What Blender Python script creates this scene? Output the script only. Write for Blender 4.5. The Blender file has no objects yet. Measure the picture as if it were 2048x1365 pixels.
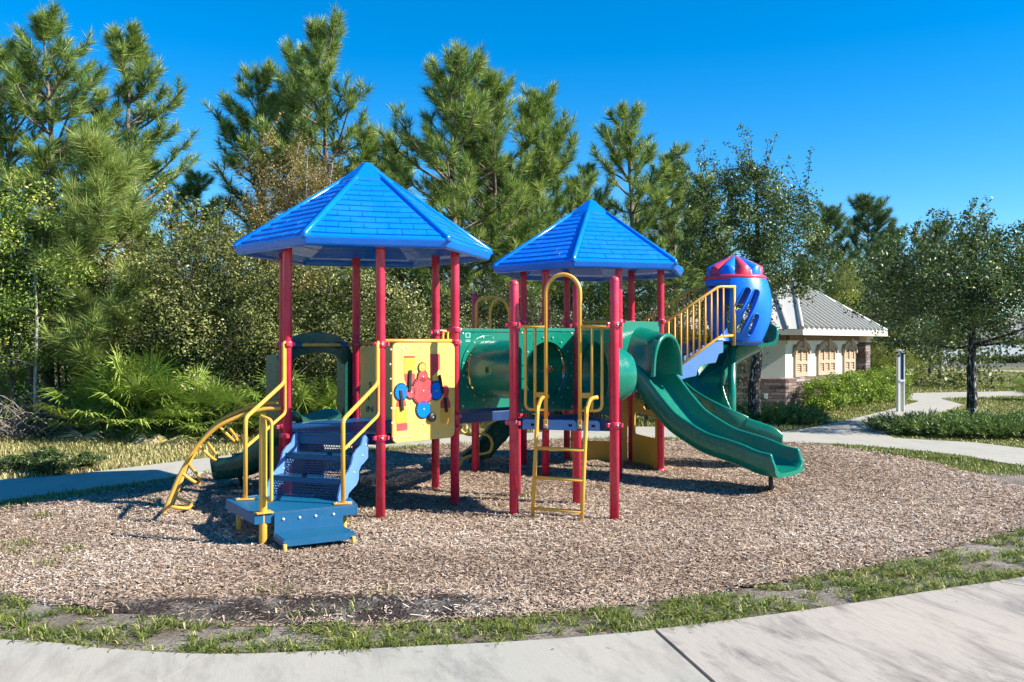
import bpy, bmesh, math, random
import numpy as np
from mathutils import Vector, Matrix
from mathutils.geometry import tessellate_polygon

random.seed(7)
rng = np.random.default_rng(7)
COL = bpy.context.scene.collection
PI = math.pi
FPX, YH, CAMZ = 1780.0, 685.0, 1.85      # focal length in photo pixels, horizon row, eye height


def G(px, py):
    """ground point seen at a photo pixel"""
    y = FPX * CAMZ / (py - YH)
    return ((px - 1024) * y / FPX, y)


def W(px, py, y):
    return Vector(((px - 1024) * y / FPX, y, CAMZ - (py - YH) * y / FPX))


# ------------------------------------------------------------------ materials
def nt(name):
    m = bpy.data.materials.new(name)
    m.use_nodes = True
    n = m.node_tree
    for x in list(n.nodes):
        n.nodes.remove(x)
    out = n.nodes.new('ShaderNodeOutputMaterial')
    return m, n, out


def N(n, t, **kw):
    x = n.nodes.new(t)
    for k, v in kw.items():
        if k.startswith('i_'):
            x.inputs[k[2:].replace('_', ' ')].default_value = v
        else:
            setattr(x, k, v)
    return x


def L(n, a, b):
    n.links.new(a, b)


def noise(n, scale, detail=4, rough=.6, coord=None, dist=0):
    t = N(n, 'ShaderNodeTexNoise')
    t.inputs['Scale'].default_value = scale
    t.inputs['Detail'].default_value = detail
    t.inputs['Roughness'].default_value = rough
    t.inputs['Distortion'].default_value = dist
    if coord is not None:
        L(n, coord, t.inputs['Vector'])
    return t


def ramp(n, fac, stops):
    r = N(n, 'ShaderNodeValToRGB')
    e = r.color_ramp.elements
    while len(e) < len(stops):
        e.new(0.5)
    for i, (p, c) in enumerate(stops):
        e[i].position = p
        e[i].color = (c[0], c[1], c[2], 1) if not isinstance(c, (int, float)) else (c, c, c, 1)
    L(n, fac, r.inputs['Fac'])
    return r


def mixc(n, fac, a, b, mode='MIX'):
    m = N(n, 'ShaderNodeMix', data_type='RGBA', blend_type=mode)
    for sock, val in ((m.inputs[0], fac), (m.inputs[6], a), (m.inputs[7], b)):
        if isinstance(val, (int, float)):
            sock.default_value = val
        elif isinstance(val, tuple):
            sock.default_value = (val[0], val[1], val[2], 1)
        else:
            L(n, val, sock)
    return m.outputs[2]


def math_n(n, op, a, b=None, c=None):
    m = N(n, 'ShaderNodeMath', operation=op)
    for i, v in enumerate((a, b, c)):
        if v is None:
            continue
        if isinstance(v, (int, float)):
            m.inputs[i].default_value = v
        else:
            L(n, v, m.inputs[i])
    return m.outputs[0]


def objpos(n):
    return N(n, 'ShaderNodeTexCoord').outputs['Object']


def principled(n, out, color=None, rough=.5, spec=.5):
    p = N(n, 'ShaderNodeBsdfPrincipled')
    if isinstance(color, tuple):
        p.inputs['Base Color'].default_value = (*color, 1)
    elif color is not None:
        L(n, color, p.inputs['Base Color'])
    if isinstance(rough, (int, float)):
        p.inputs['Roughness'].default_value = rough
    else:
        L(n, rough, p.inputs['Roughness'])
    p.inputs['Specular IOR Level'].default_value = spec
    L(n, p.outputs[0], out.inputs[0])
    return p


def bump(n, p, height, strength=.3, dist=.01):
    b = N(n, 'ShaderNodeBump')
    b.inputs['Strength'].default_value = strength
    b.inputs['Distance'].default_value = dist
    L(n, height, b.inputs['Height'])
    L(n, b.outputs[0], p.inputs['Normal'])


def plastic(name, c, rough=.3, wear=.25, fade=(.75, .75, .75), spec=.5, bs=0.0):
    """moulded plastic / powder coat: sun-faded blotches, scuffs and uneven gloss"""
    m, n, out = nt(name)
    co = objpos(n)
    a = noise(n, 2.3, 5, .65, co)
    b = noise(n, 23, 6, .7, co)
    f1 = ramp(n, a.outputs[0], [(.45, 0.0), (.75, wear)])
    base = mixc(n, f1.outputs[0], c, tuple(x * .72 + y * .28 for x, y in zip(c, fade)))
    f2 = ramp(n, b.outputs[0], [(.60, 0.0), (.80, wear * .6)])
    base = mixc(n, f2.outputs[0], base, tuple(x * .6 + .12 for x in c))
    r = ramp(n, b.outputs[0], [(.3, max(rough - .08, .05)), (.75, min(rough + .18, 1))])
    p = principled(n, out, base, r.outputs[0], spec)
    if bs:
        w = noise(n, 4.0, 2, .4, co)
        bump(n, p, w.outputs[0], bs, .03)
    return m


def perforated(name, c, ang, pitch=.030, hole=.36):
    """PVC-coated steel sheet with a staggered grid of real (see-through) holes"""
    m, n, out = nt(name)
    co = objpos(n)
    mp = N(n, 'ShaderNodeMapping')
    mp.inputs['Rotation'].default_value = (0, 0, -ang)
    L(n, co, mp.inputs[0])
    sep = N(n, 'ShaderNodeSeparateXYZ')
    L(n, mp.outputs[0], sep.inputs[0])
    geo = N(n, 'ShaderNodeNewGeometry')
    sg = N(n, 'ShaderNodeSeparateXYZ')
    L(n, geo.outputs['True Normal'], sg.inputs[0])
    flat = math_n(n, 'GREATER_THAN', math_n(n, 'ABSOLUTE', sg.outputs[2]), .6)
    mx = N(n, 'ShaderNodeMix', data_type='FLOAT')
    L(n, flat, mx.inputs[0]); L(n, sep.outputs[2], mx.inputs[2]); L(n, sep.outputs[1], mx.inputs[3])
    v = math_n(n, 'DIVIDE', mx.outputs[0], pitch * .866)
    row = math_n(n, 'FLOOR', v)
    odd = math_n(n, 'MULTIPLY', math_n(n, 'ABSOLUTE', math_n(n, 'MODULO', row, 2.0)), .5)
    u = math_n(n, 'ADD', math_n(n, 'DIVIDE', sep.outputs[0], pitch), odd)
    du = math_n(n, 'SUBTRACT', math_n(n, 'FRACT', u), .5)
    dv = math_n(n, 'SUBTRACT', math_n(n, 'FRACT', v), .5)
    d = math_n(n, 'SQRT', math_n(n, 'ADD', math_n(n, 'MULTIPLY', du, du), math_n(n, 'MULTIPLY', dv, dv)))
    hol = math_n(n, 'LESS_THAN', d, hole)
    b = noise(n, 9, 5, .7, co)
    base = mixc(n, ramp(n, b.outputs[0], [(.5, 0.0), (.8, .35)]).outputs[0], c, tuple(x * .75 + .03 for x in c))
    p = principled(n, out, base, .42)
    tr = N(n, 'ShaderNodeBsdfTransparent')
    ms = N(n, 'ShaderNodeMixShader')
    L(n, hol, ms.inputs[0]); L(n, p.outputs[0], ms.inputs[1]); L(n, tr.outputs[0], ms.inputs[2])
    L(n, ms.outputs[0], out.inputs[0])
    return m


LEAF_GAIN = 1.95


def leafmat(name, stops, trans=.3, rough=.45, spec=.4):
    """foliage coloured by a per-leaf random value"""
    m, n, out = nt(name)
    a = N(n, 'ShaderNodeAttribute', attribute_name='tint')
    r = ramp(n, a.outputs['Fac'], [(q, tuple(min(x * LEAF_GAIN, .8) for x in c)) for q, c in stops])
    p = principled(n, out, r.outputs[0], rough, spec)
    t = N(n, 'ShaderNodeBsdfTranslucent')
    br = mixc(n, .35, r.outputs[0], (.25, .3, .04))
    L(n, br, t.inputs[0])
    ms = N(n, 'ShaderNodeMixShader')
    ms.inputs[0].default_value = trans
    L(n, p.outputs[0], ms.inputs[1]); L(n, t.outputs[0], ms.inputs[2])
    L(n, ms.outputs[0], out.inputs[0])
    return m


def bark(name, c1, c2, scale=14, lo=.35, hi=.65):
    m, n, out = nt(name)
    co = objpos(n)
    mp = N(n, 'ShaderNodeMapping'); mp.inputs['Scale'].default_value = (1, 1, .35); L(n, co, mp.inputs[0])
    v = N(n, 'ShaderNodeTexVoronoi', feature='DISTANCE_TO_EDGE'); v.inputs['Scale'].default_value = scale
    L(n, mp.outputs[0], v.inputs['Vector'])
    s = noise(n, scale * 1.3, 6, .7, mp.outputs[0])
    f = ramp(n, s.outputs[0], [(lo, 0.0), (hi, 1.0)])
    base = mixc(n, f.outputs[0], c1, c2)
    base = mixc(n, ramp(n, v.outputs[0], [(0, .7), (.12, 0.0)]).outputs[0], base, tuple(x * .4 for x in c1))
    p = principled(n, out, base, .9, .2)
    bump(n, p, v.outputs[0], .8, .02)
    return m


M = {}
M['red'] = plastic('red_powder_coat', (.58, .020, .062), .28, .42, (.75, .45, .5))
M['yellow'] = plastic('yellow_powder_coat', (.74, .37, .045), .38, .5, (.8, .65, .4))
M['yellow_panel'] = plastic('yellow_plastic_panel', (.78, .50, .115), .42, .5, (.85, .75, .5))
M['yellow_dark'] = plastic('ochre_plastic_panel', (.66, .34, .035), .42, .3, (.8, .6, .3))
M['blue_roof'] = plastic('blue_roof_plastic', (.001, .175, .74), .17, .22, (.08, .50, .95), .75, .20)
M['blue_shingle'] = plastic('blue_shingle_plastic', (.001, .175, .74), .30, .30, (.12, .50, .90), .55, .14)
M['blue_tower'] = plastic('blue_tower_plastic', (.002, .165, .74), .33, .2, (.10, .5, .9))
M['blue_light'] = plastic('pale_blue_stringer', (.095, .225, .50), .45, .4, (.35, .5, .7))
M['blue_deck'] = plastic('blue_coated_steel', (.001, .085, .20), .48, .35, (.04, .22, .36))
M['navy'] = plastic('navy_coated_steel', (.004, .03, .125), .4, .3, (.06, .15, .3))
M['green'] = plastic('green_slide_plastic', (.002, .160, .105), .20, .24, (.12, .5, .4), .6, .04)
M['green_dark'] = plastic('dark_green_plastic', (.002, .065, .042), .24, .2, (.2, .35, .3))
M['green_edge'] = plastic('pale_green_edge', (.03, .30, .22), .3, .2, (.5, .7, .6))
M['dome_red'] = plastic('dome_red_plastic', (.60, .035, .075), .36, .25, (.8, .5, .55))
M['panel_red'] = plastic('red_panel_plastic', (.50, .055, .06), .4, .35, (.75, .5, .5))
M['black'] = plastic('black_plastic', (.012, .012, .012), .45, .3, (.3, .3, .3))
M['steel'] = plastic('bolt_steel', (.45, .45, .46), .3, .2)
M['white'] = plastic('white_paint', (.72, .72, .70), .5, .3)
M['grey_label'] = plastic('pale_green_label', (.25, .55, .48), .5, .3)
# perforation runs along each sheet's own axes
M['perf_stair'] = perforated('perforated_stair_steel', (.001, .05, .145), math.radians(-20))
M['perf_plat'] = perforated('perforated_platform_steel', (.001, .115, .24), math.radians(31), hole=.22)
M['perf_deck'] = perforated('perforated_deck_steel', (.002, .075, .24), math.radians(-14), hole=.27)
M['bark_pine'] = bark('pine_bark', (.16, .115, .085), (.30, .24, .20))
M['bark_oak'] = bark('oak_bark', (.035, .03, .027), (.52, .50, .47), 17, .54, .60)
M['bark_dark'] = bark('dark_bark', (.035, .028, .022), (.16, .14, .12), 18)
M['bark_pale'] = bark('pale_bark', (.28, .26, .23), (.48, .46, .42))


# ------------------------------------------------------------------ mesh builder
def V(*a):
    return Vector(a)


class MB:
    def __init__(s):
        s.v, s.f, s.m, s.sm = [], [], [], []

    def add(s, vs, fs, mat=0, smooth=False):
        o = len(s.v)
        s.v += [tuple(x) for x in vs]
        for f in fs:
            s.f.append(tuple(i + o for i in f)); s.m.append(mat); s.sm.append(smooth)

    def box(s, c, size, rz=0, mat=0, R=None):
        R = R or Matrix.Rotation(rz, 3, 'Z')
        hx, hy, hz = [x / 2 for x in size]
        vs = [Vector(c) + R @ Vector((x, y, z)) for x in (-hx, hx) for y in (-hy, hy) for z in (-hz, hz)]
        s.add(vs, [(0, 1, 3, 2), (4, 6, 7, 5), (0, 4, 5, 1), (2, 3, 7, 6), (0, 2, 6, 4), (1, 5, 7, 3)], mat)
        return s

    def tube(s, pts, r, n=10, mat=0, cap=True, closed=False):
        pts = [Vector(p) for p in pts]
        k = len(pts)
        rs = r if isinstance(r, (list, tuple)) else [r] * k
        tang = []
        for i in range(k):
            a = pts[i - 1] if (i > 0 or closed) else pts[i]
            b = pts[(i + 1) % k] if (i < k - 1 or closed) else pts[i]
            t = b - a
            tang.append(t.normalized() if t.length > 1e-9 else Vector((0, 0, 1)))
        ref = Vector((0, 0, 1)) if abs(tang[0].z) < .9 else Vector((1, 0, 0))
        u = (ref - tang[0] * ref.dot(tang[0])).normalized()
        vs = []
        for i in range(k):
            t = tang[i]
            u = (u - t * u.dot(t))
            u = u.normalized() if u.length > 1e-6 else t.orthogonal().normalized()
            w = t.cross(u)
            for j in range(n):
                a = 2 * PI * j / n
                vs.append(pts[i] + (u * math.cos(a) + w * math.sin(a)) * rs[i])
        fs = []
        for i in range(k if closed else k - 1):
            i2 = (i + 1) % k
            for j in range(n):
                j2 = (j + 1) % n
                fs.append((i * n + j, i * n + j2, i2 * n + j2, i2 * n + j))
        s.add(vs, fs, mat, True)
        if cap and not closed:
            s.add([vs[j] for j in range(n)], [tuple(reversed(range(n)))], mat)
            s.add(vs[-n:], [tuple(range(n))], mat)
        return s

    def lathe(s, prof, n=24, o=(0, 0, 0), ax=None, mat=0, smooth=True, a0=0, a1=2 * PI, rfun=None):
        """prof: (radius, height) pairs about the axis ax (matrix columns x,y,axis)"""
        A = ax or Matrix.Identity(3)
        o = Vector(o)
        full = abs(a1 - a0 - 2 * PI) < 1e-6
        m = n if full else n + 1
        vs = []
        for (r, h) in prof:
            for j in range(m):
                a = a0 + (a1 - a0) * j / n
                vs.append(o + A @ Vector((r * math.cos(a), r * math.sin(a), h)))
        fs = []
        for i in range(len(prof) - 1):
            for j in range(n):
                j2 = (j + 1) % m
                fs.append((i * m + j, i * m + j2, (i + 1) * m + j2, (i + 1) * m + j))
        s.add(vs, fs, mat, smooth)
        return s

    def prism(s, outer, fr, t, off=0, holes=(), mat=0, smooth_side=False):
        """extrude a 2D outline (with holes) standing in frame fr=(origin,u,v,n)"""
        o, u, v, nn = fr
        loops = [list(outer)] + [list(h) for h in holes]
        flat = [p for lp in loops for p in lp]
        tri = tessellate_polygon([[Vector((p[0], p[1], 0)) for p in lp] for lp in loops])
        P = lambda p, w: o + u * p[0] + v * p[1] + nn * w
        a = [P(p, off) for p in flat]
        b = [P(p, off + t) for p in flat]
        k = len(flat)
        fs = []
        for (i, j, l) in tri:
            x = (flat[j][0] - flat[i][0]) * (flat[l][1] - flat[i][1]) - (flat[j][1] - flat[i][1]) * (flat[l][0] - flat[i][0])
            if abs(x) < 1e-12:
                continue
            if x < 0:
                i, j, l = i, l, j
            fs.append((i + k, j + k, l + k)); fs.append((i, l, j))
        s.add(a + b, fs, mat)
        q = 0
        for li, lp in enumerate(loops):
            m = len(lp)
            ar = sum(lp[i][0] * lp[(i + 1) % m][1] - lp[(i + 1) % m][0] * lp[i][1] for i in range(m))
            fl = (ar > 0) == (li == 0)
            side = []
            for i in range(m):
                i2 = (i + 1) % m
                f = (q + i, q + i2, q + i2 + k, q + i + k)
                side.append(f if fl else f[::-1])
            s.add(a + b, side, mat, smooth_side)
            q += m
        return s

    def loft(s, rings, closed=True, mat=0, smooth=True, cap=False):
        k = len(rings[0])
        vs = [p for r in rings for p in r]
        fs = []
        for i in range(len(rings) - 1):
            for j in range(k if closed else k - 1):
                j2 = (j + 1) % k
                fs.append((i * k + j, i * k + j2, (i + 1) * k + j2, (i + 1) * k + j))
        s.add(vs, fs, mat, smooth)
        if cap:
            s.add(rings[0], [tuple(reversed(range(k)))], mat)
            s.add(rings[-1], [tuple(range(k))], mat)
        return s

    def build(s, name, mats, parent=None, bevel=0, label=None, inv=None):
        me = bpy.data.meshes.new(name)
        me.from_pydata(s.v, [], s.f)
        for m in (mats if isinstance(mats, (list, tuple)) else [mats]):
            me.materials.append(m if not isinstance(m, str) else M[m])
        me.polygons.foreach_set('material_index', s.m)
        me.polygons.foreach_set('use_smooth', s.sm)
        bm = bmesh.new(); bm.from_mesh(me)
        bmesh.ops.remove_doubles(bm, verts=bm.verts, dist=1e-5)
        bmesh.ops.recalc_face_normals(bm, faces=bm.faces)
        bm.to_mesh(me); bm.free()
        me.update()
        o = bpy.data.objects.new(name, me)
        COL.objects.link(o)
        if parent is not None:
            o.parent = parent
            if parent.parent is None and 'rootloc' in parent:
                o.matrix_parent_inverse = Matrix.Translation(-Vector(parent['rootloc']))
        if bevel:
            b = o.modifiers.new('bevel', 'BEVEL')
            b.width = bevel; b.segments = 2; b.limit_method = 'ANGLE'; b.angle_limit = math.radians(40)
            b.harden_normals = False
        if label:
            o['label'] = label
        return o


def npmesh(name, verts, faces, mats, tint=None, smooth=False, parent=None):
    """one big mesh from numpy arrays (all faces the same number of corners)"""
    me = bpy.data.meshes.new(name)
    verts = np.asarray(verts, np.float32); faces = np.asarray(faces, np.int32)
    k = faces.shape[1]
    me.vertices.add(len(verts)); me.vertices.foreach_set('co', verts.ravel())
    me.loops.add(faces.size); me.loops.foreach_set('vertex_index', faces.ravel())
    me.polygons.add(len(faces))
    me.polygons.foreach_set('loop_start', np.arange(0, faces.size, k, dtype=np.int32))
    if smooth:
        me.polygons.foreach_set('use_smooth', np.ones(len(faces), bool))
    for m in (mats if isinstance(mats, (list, tuple)) else [mats]):
        me.materials.append(M[m] if isinstance(m, str) else m)
    if tint is not None:
        a = me.attributes.new('tint', 'FLOAT', 'POINT')
        a.data.foreach_set('value', np.asarray(tint, np.float32))
    me.update(calc_edges=True)
    return me


def obj(name, me, parent=None):
    o = bpy.data.objects.new(name, me)
    COL.objects.link(o)
    if parent is not None:
        o.parent = parent
    return o


def root(name, loc, label, cat, group=None, world=True):
    o = bpy.data.objects.new(name, None)
    COL.objects.link(o)
    o.location = loc
    o.empty_display_size = .2
    if world:
        o['rootloc'] = tuple(float(x) for x in loc)
    tag(o, label, cat, group)
    return o


def tag(o, label, cat, group=None):
    o['label'] = label; o['category'] = cat
    if group:
        o['group'] = group
    return o


def structure(o, label=None, cat=None):
    o['kind'] = 'structure'
    if label:
        o['label'] = label
    if cat:
        o['category'] = cat
    return o


def stuff(o, label, cat):
    o['kind'] = 'stuff'
    return tag(o, label, cat)


def fillet(pts, rad, k=5):
    pts = [Vector(p) for p in pts]
    out = [pts[0]]
    for i in range(1, len(pts) - 1):
        a, b, c = pts[i - 1], pts[i], pts[i + 1]
        d1, d2 = (a - b), (c - b)
        r = min(rad, d1.length * .49, d2.length * .49)
        p, q = b + d1.normalized() * r, b + d2.normalized() * r
        for j in range(k + 1):
            t = j / k
            out.append(p * (1 - t) ** 2 + b * 2 * t * (1 - t) + q * t * t)
    out.append(pts[-1])
    return out


def spline(pts, k=6):
    pts = [Vector(p) for p in pts]
    P = [pts[0] * 2 - pts[1]] + pts + [pts[-1] * 2 - pts[-2]]
    out = []
    for i in range(1, len(P) - 2):
        for j in range(k):
            t = j / k
            a, b, c, d = P[i - 1], P[i], P[i + 1], P[i + 2]
            out.append(.5 * ((2 * b) + (c - a) * t + (2 * a - 5 * b + 4 * c - d) * t * t + (3 * b - a - 3 * c + d) * t ** 3))
    out.append(pts[-1])
    return out


def rrect(x0, y0, x1, y1, r, k=4):
    out = []
    for (cx, cy, a0) in ((x1 - r, y0 + r, -90), (x1 - r, y1 - r, 0), (x0 + r, y1 - r, 90), (x0 + r, y0 + r, 180)):
        for j in range(k + 1):
            a = math.radians(a0 + 90 * j / k)
            out.append((cx + r * math.cos(a), cy + r * math.sin(a)))
    return out


def circ(cx, cy, r, n=24, ry=None, ph=0):
    ry = r if ry is None else ry
    return [(cx + r * math.cos(2 * PI * j / n + ph), cy + ry * math.sin(2 * PI * j / n + ph)) for j in range(n)]


def frame(A, B):
    A, B = Vector((A[0], A[1], 0)), Vector((B[0], B[1], 0))
    u = (B - A).normalized()
    return (A, u, Vector((0, 0, 1)), Vector((u.y, -u.x, 0)))


def onplane(px, py, A, B):
    """(u along A->B, z) of the point of the upright plane A-B seen at a photo pixel"""
    k = (px - 1024) / FPX
    dx, dy = B[0] - A[0], B[1] - A[1]
    t = (k * A[1] - A[0]) / (dx - k * dy)
    y = A[1] + t * dy
    return t * math.hypot(dx, dy), CAMZ - (py - YH) * y / FPX
# ------------------------------------------------------------------ playground
P = dict(R=(-.639, 9.968), BR=(-.942, 10.974), BL=(-1.964, 11.215), LB=(-2.685, 10.45), L=(-2.382, 9.443), F=(-1.359, 9.202),
         P1=(.057, 10.56), C=(.733, 10.04), A=(.021, 9.409), B=(1.053, 9.147), K=(-.514, 12.426),
         R2=(2.113, 12.643), BR2=(1.824, 13.597), BL2=(.852, 13.824), LB2=(.17, 13.097), L2=(.459, 12.142), F2=(1.43, 11.915))
P = {k: Vector((x, y, 0)) for k, (x, y) in P.items()}
C1, C2 = Vector((-1.66, 10.209, 0)), Vector((1.141, 12.87, 0))
D1, D2, D3 = .90, 1.05, 1.35
PG = root('playground_structure', (0, 11, 0),
          'red, yellow and green playground structure with two blue hexagonal roofs on wood chips', 'playground')
PR = .049


def at(k, z):
    return Vector((P[k].x, P[k].y, z))


# posts with their clamps
posts = {'R': (2.98, (.886, 1.02, 1.85, 1.99)), 'BR': (2.98, (.86, 1.0, 1.97)), 'BL': (2.98, (.86, 1.82)), 'LB': (2.98, (.86, 1.83)),
         'L': (2.98, (.86, 1.83)), 'F': (2.98, (.863, 1.83)),
         'P1': (2.10, (1.0, 2.03)), 'C': (2.52, (1.0, 2.03)), 'A': (2.51, (1.0, 2.03)), 'B': (2.53, (1.0, 2.03)), 'K': (2.53, (1.0, 2.0)),
         'R2': (2.98, (1.32, 2.15)), 'BR2': (2.98, (1.32, 2.15)), 'BL2': (2.98, (1.32, 2.17)), 'LB2': (2.98, (1.32, 2.15)),
         'L2': (2.98, (1.32, 2.15)), 'F2': (2.98, (1.32, 2.13))}
for k, (top, cl) in posts.items():
    b = MB()
    lean = Vector((-.035, 0, 0)) if k == 'F' else Vector((0, 0, 0))
    prof = [(0, -.1), (PR, -.1), (PR, top - .04)]
    if top < 2.6:
        for j in range(1, 6):
            a = j / 5 * PI / 2
            prof.append((max(PR * math.cos(a), .001), top - .04 + .04 * math.sin(a)))
    else:
        prof += [(PR, top), (.001, top)]
    b.lathe(prof, 20, at(k, 0))
    if top < 2.6:
        b.lathe([(PR + .0015, top - .045), (PR + .0025, top - .045), (PR + .0025, top - .055), (PR + .0015, top - .055)], 20, at(k, 0))
    if k in ('R2', 'BR2'):
        b.lathe([(PR, .06), (.058, .055), (.064, .03), (.062, -.02)], 20, at(k, 0))
    po = b.build('post', 'red', PG)
    for z in cl:
        c = MB()
        c.lathe([(PR, z - .032), (.060, z - .030), (.064, z - .02), (.064, z + .02), (.060, z + .030), (PR, z + .032)], 20, at(k, 0))
        cen = C1 if k in ('R', 'BR', 'BL', 'LB', 'L', 'F') else C2
        d = (P[k] - cen); d.z = 0; d.normalize()
        for s in (60, -60, 180):
            e = Matrix.Rotation(math.radians(s), 3, 'Z') @ d
            c.box(at(k, z) + e * .072, (.042, .034, .04), math.atan2(e.y, e.x))
        q = d.cross(Vector((0, 0, 1)))
        for s in (25, -110, 100):
            e = Matrix.Rotation(math.radians(s), 3, 'Z') @ Vector((0, -1, 0))
            A3 = Matrix((Vector((e.y, -e.x, 0)), Vector((0, 0, 1)), e)).transposed()
            c.lathe([(.013, .060), (.013, .068), (.008, .072), (.001, .072)], 8, at(k, z), A3, 1)
        c.build('clamp', ['red', 'steel'], po, .004)


# ---- roofs
def make_roof(cx, cy, ph0):
    cen = Vector((cx, cy, 0))
    rho, ze, zs, za = 1.46, 2.815, 2.925, 3.875
    cor = [Vector((math.cos(math.radians(ph0 + 60 * k)), math.sin(math.radians(ph0 + 60 * k)), 0)) for k in range(6)]
    b = MB()
    ring = lambda r, z: [cen + c * r + V(0, 0, z) for c in cor]
    # fascia with rolled lip, slope, inner shell
    b.loft([ring(1.36, ze + .05), ring(1.375, ze + .005), ring(1.40, ze), ring(1.432, ze + .012), ring(1.462, zs - .035), ring(1.468, zs - .012), ring(rho - .02, zs)], smooth=False)
    b.loft([ring(rho - .02, zs), ring(.02, za)], smooth=False)
    b.loft([ring(1.36, ze + .05), ring(1.20, ze + .085), ring(.95, ze + .20), ring(.02, za - .12)], smooth=False)
    rf = b.build('roof', 'blue_roof', PG, .012)
    # under-frame beams between the posts
    f = MB()
    for k in range(6):
        a0, a1 = ring(1.04, ze + .19)[k], ring(1.04, ze + .19)[(k + 1) % 6]
        f.tube([a0, a1], .03, 8)
        f.tube([a0, cen + V(0, 0, za - .3)], .022, 6)
    f.build('roof_frame', 'navy', rf)
    sh = MB(); hp = MB()
    apex = cen + V(0, 0, za)
    for k in range(6):
        a, c = ring(rho - .02, zs)[k], ring(rho - .02, zs)[(k + 1) % 6]
        u = (c - a).normalized()
        mid = (a + c) / 2
        up = (apex - mid); SL = up.length; up.normalize()
        nn = u.cross(up).normalized()
        if nn.z < 0:
            nn = -nn
        half = (c - a).length / 2
        rows = 11
        y0, y1 = .035, SL * .83
        hstep = (y1 - y0) / rows
        for r in range(rows):
            lo, hi = y0 + r * hstep, y0 + (r + 1) * hstep + .004
            w = .255
            wob = [random.uniform(-.004, .004) for _ in range(12)]
            hl = half * (1 - lo / SL) - .055
            hh = half * (1 - hi / SL) - .055
            n0 = math.floor(-hl / w) - 1
            for q in range(n0, -n0 + 1):
                xa = q * w + (w / 2 if r % 2 else 0) + .003
                xb = xa + w - .006
                xal, xbl = max(xa, -hl), min(xb, hl)
                xah, xbh = max(xa, -hh), min(xb, hh)
                if xbl - xal < .02:
                    continue
                if xbh < xah:
                    xah = xbh = max(min((xal + xbl) / 2, hh), -hh)
                sg = lambda x: -.012 * (1 - (x / max(hl, .1)) ** 2)   # rows sag a little in the middle
                T = lambda x, y, h: mid + u * x + up * y + nn * h
                t = random.uniform(.011, .016)
                vs = [T(xal, lo + sg(xal), t), T(xbl, lo + sg(xbl), t), T(xbh, hi + sg(xbh) * .6, .003), T(xah, hi + sg(xah) * .6, .003),
                      T(xal, lo + sg(xal), -.004), T(xbl, lo + sg(xbl), -.004), T(xbh, hi + sg(xbh) * .6, -.004), T(xah, hi + sg(xah) * .6, -.004)]
                sh.add(vs, [(0, 1, 2, 3), (0, 4, 5, 1), (1, 5, 6, 2), (3, 7, 4, 0)])
        hp.tube([a + V(0, 0, -.05) + (a - cen).normalized() * .012, a + V(0, 0, .004), a * .16 + apex * .84], [.034, .036, .03], 8)
    sh.build('shingles', 'blue_shingle', rf)
    hp.build('hip_ridge', 'blue_roof', rf)
    cp = MB()
    t = .80
    r0 = (rho - .02) * (1 - t)
    zc = zs + (za - zs) * t
    cp.loft([ring(r0 - .004, zc - .022), ring(r0 + .022, zc - .018), ring(r0 + .026, zc + .012), ring(.035, za + .035), ring(.004, za + .042)], smooth=False)
    cp.build('roof_cap', 'blue_roof', rf, .01)


make_roof(C1.x, C1.y, -46)
make_roof(C2.x, C2.y, -44)


# ---- decks
def deck(keys, z, inset=.05, front=None):
    pts = [Vector((P[k].x, P[k].y)) for k in keys]
    c = sum(pts, Vector((0, 0))) / len(pts)
    out = [tuple(p + (c - p).normalized() * inset) for p in pts]
    ar = sum(out[i][0] * out[(i + 1) % len(out)][1] - out[(i + 1) % len(out)][0] * out[i][1] for i in range(len(out)))
    if ar < 0:
        out.reverse()
    fr = (Vector((0, 0, 0)), V(1, 0, 0), V(0, 1, 0), V(0, 0, 1))
    b = MB()
    b.prism(out, fr, .006, z - .006)
    d = b.build('deck', 'perf_deck', PG)
    e = MB()
    n = len(out)
    for i in range(n):
        p, q = Vector((*out[i], 0)), Vector((*out[(i + 1) % n], 0))
        u = (q - p).normalized(); w = V(-u.y, u.x, 0)
        m = (p + q) / 2
        e.box(m + w * .008 + V(0, 0, z - .062), ((q - p).length, .016, .112), math.atan2(u.y, u.x))
        # stiffening ribs underneath
        mm = (m + V(c.x, c.y, 0)) / 2
        e.box(mm + V(0, 0, z - .035), (.03, (m - V(c.x, c.y, 0)).length, .05), math.atan2(u.y, u.x))
    e.build('deck_edge', 'navy', d, .004)
    return d


deck(['R', 'BR', 'BL', 'LB', 'L', 'F'], D1)
deck(['R', 'P1', 'BR'], D2)
d3 = deck(['A', 'B', 'C'], D2)
deck(['BR', 'P1', 'L2', 'K'], D2 + .10)
deck(['R2', 'BR2', 'BL2', 'LB2', 'L2', 'F2'], D3)
# pale brackets on the front edge of the triangular deck
fr = frame(P['A'], P['B'])
b = MB()
for (u0, u1) in ((.10, .28), (.35, .68), (.72, .92)):
    b.prism([(u0, D2 - .115), (u1, D2 - .115), (u1, D2 - .03), (u1 - .03, D2 - .008), (u0 + .02, D2 - .008), (u0, D2 - .03)], fr, .022, .012,
            [rrect(u1 - .09, D2 - .075, u1 - .05, D2 - .05, .008)])
b.build('edge_bracket', 'blue_light', d3, .004)

# ---- gear panel on the F-R side
fr = frame(P['F'], P['R'])


def gp(zx, zy):
    """zoomed-photo position -> panel coordinates"""
    return onplane(740 + zx / 5.69, 660 + zy / 5.69, P['F'], P['R'])


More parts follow.
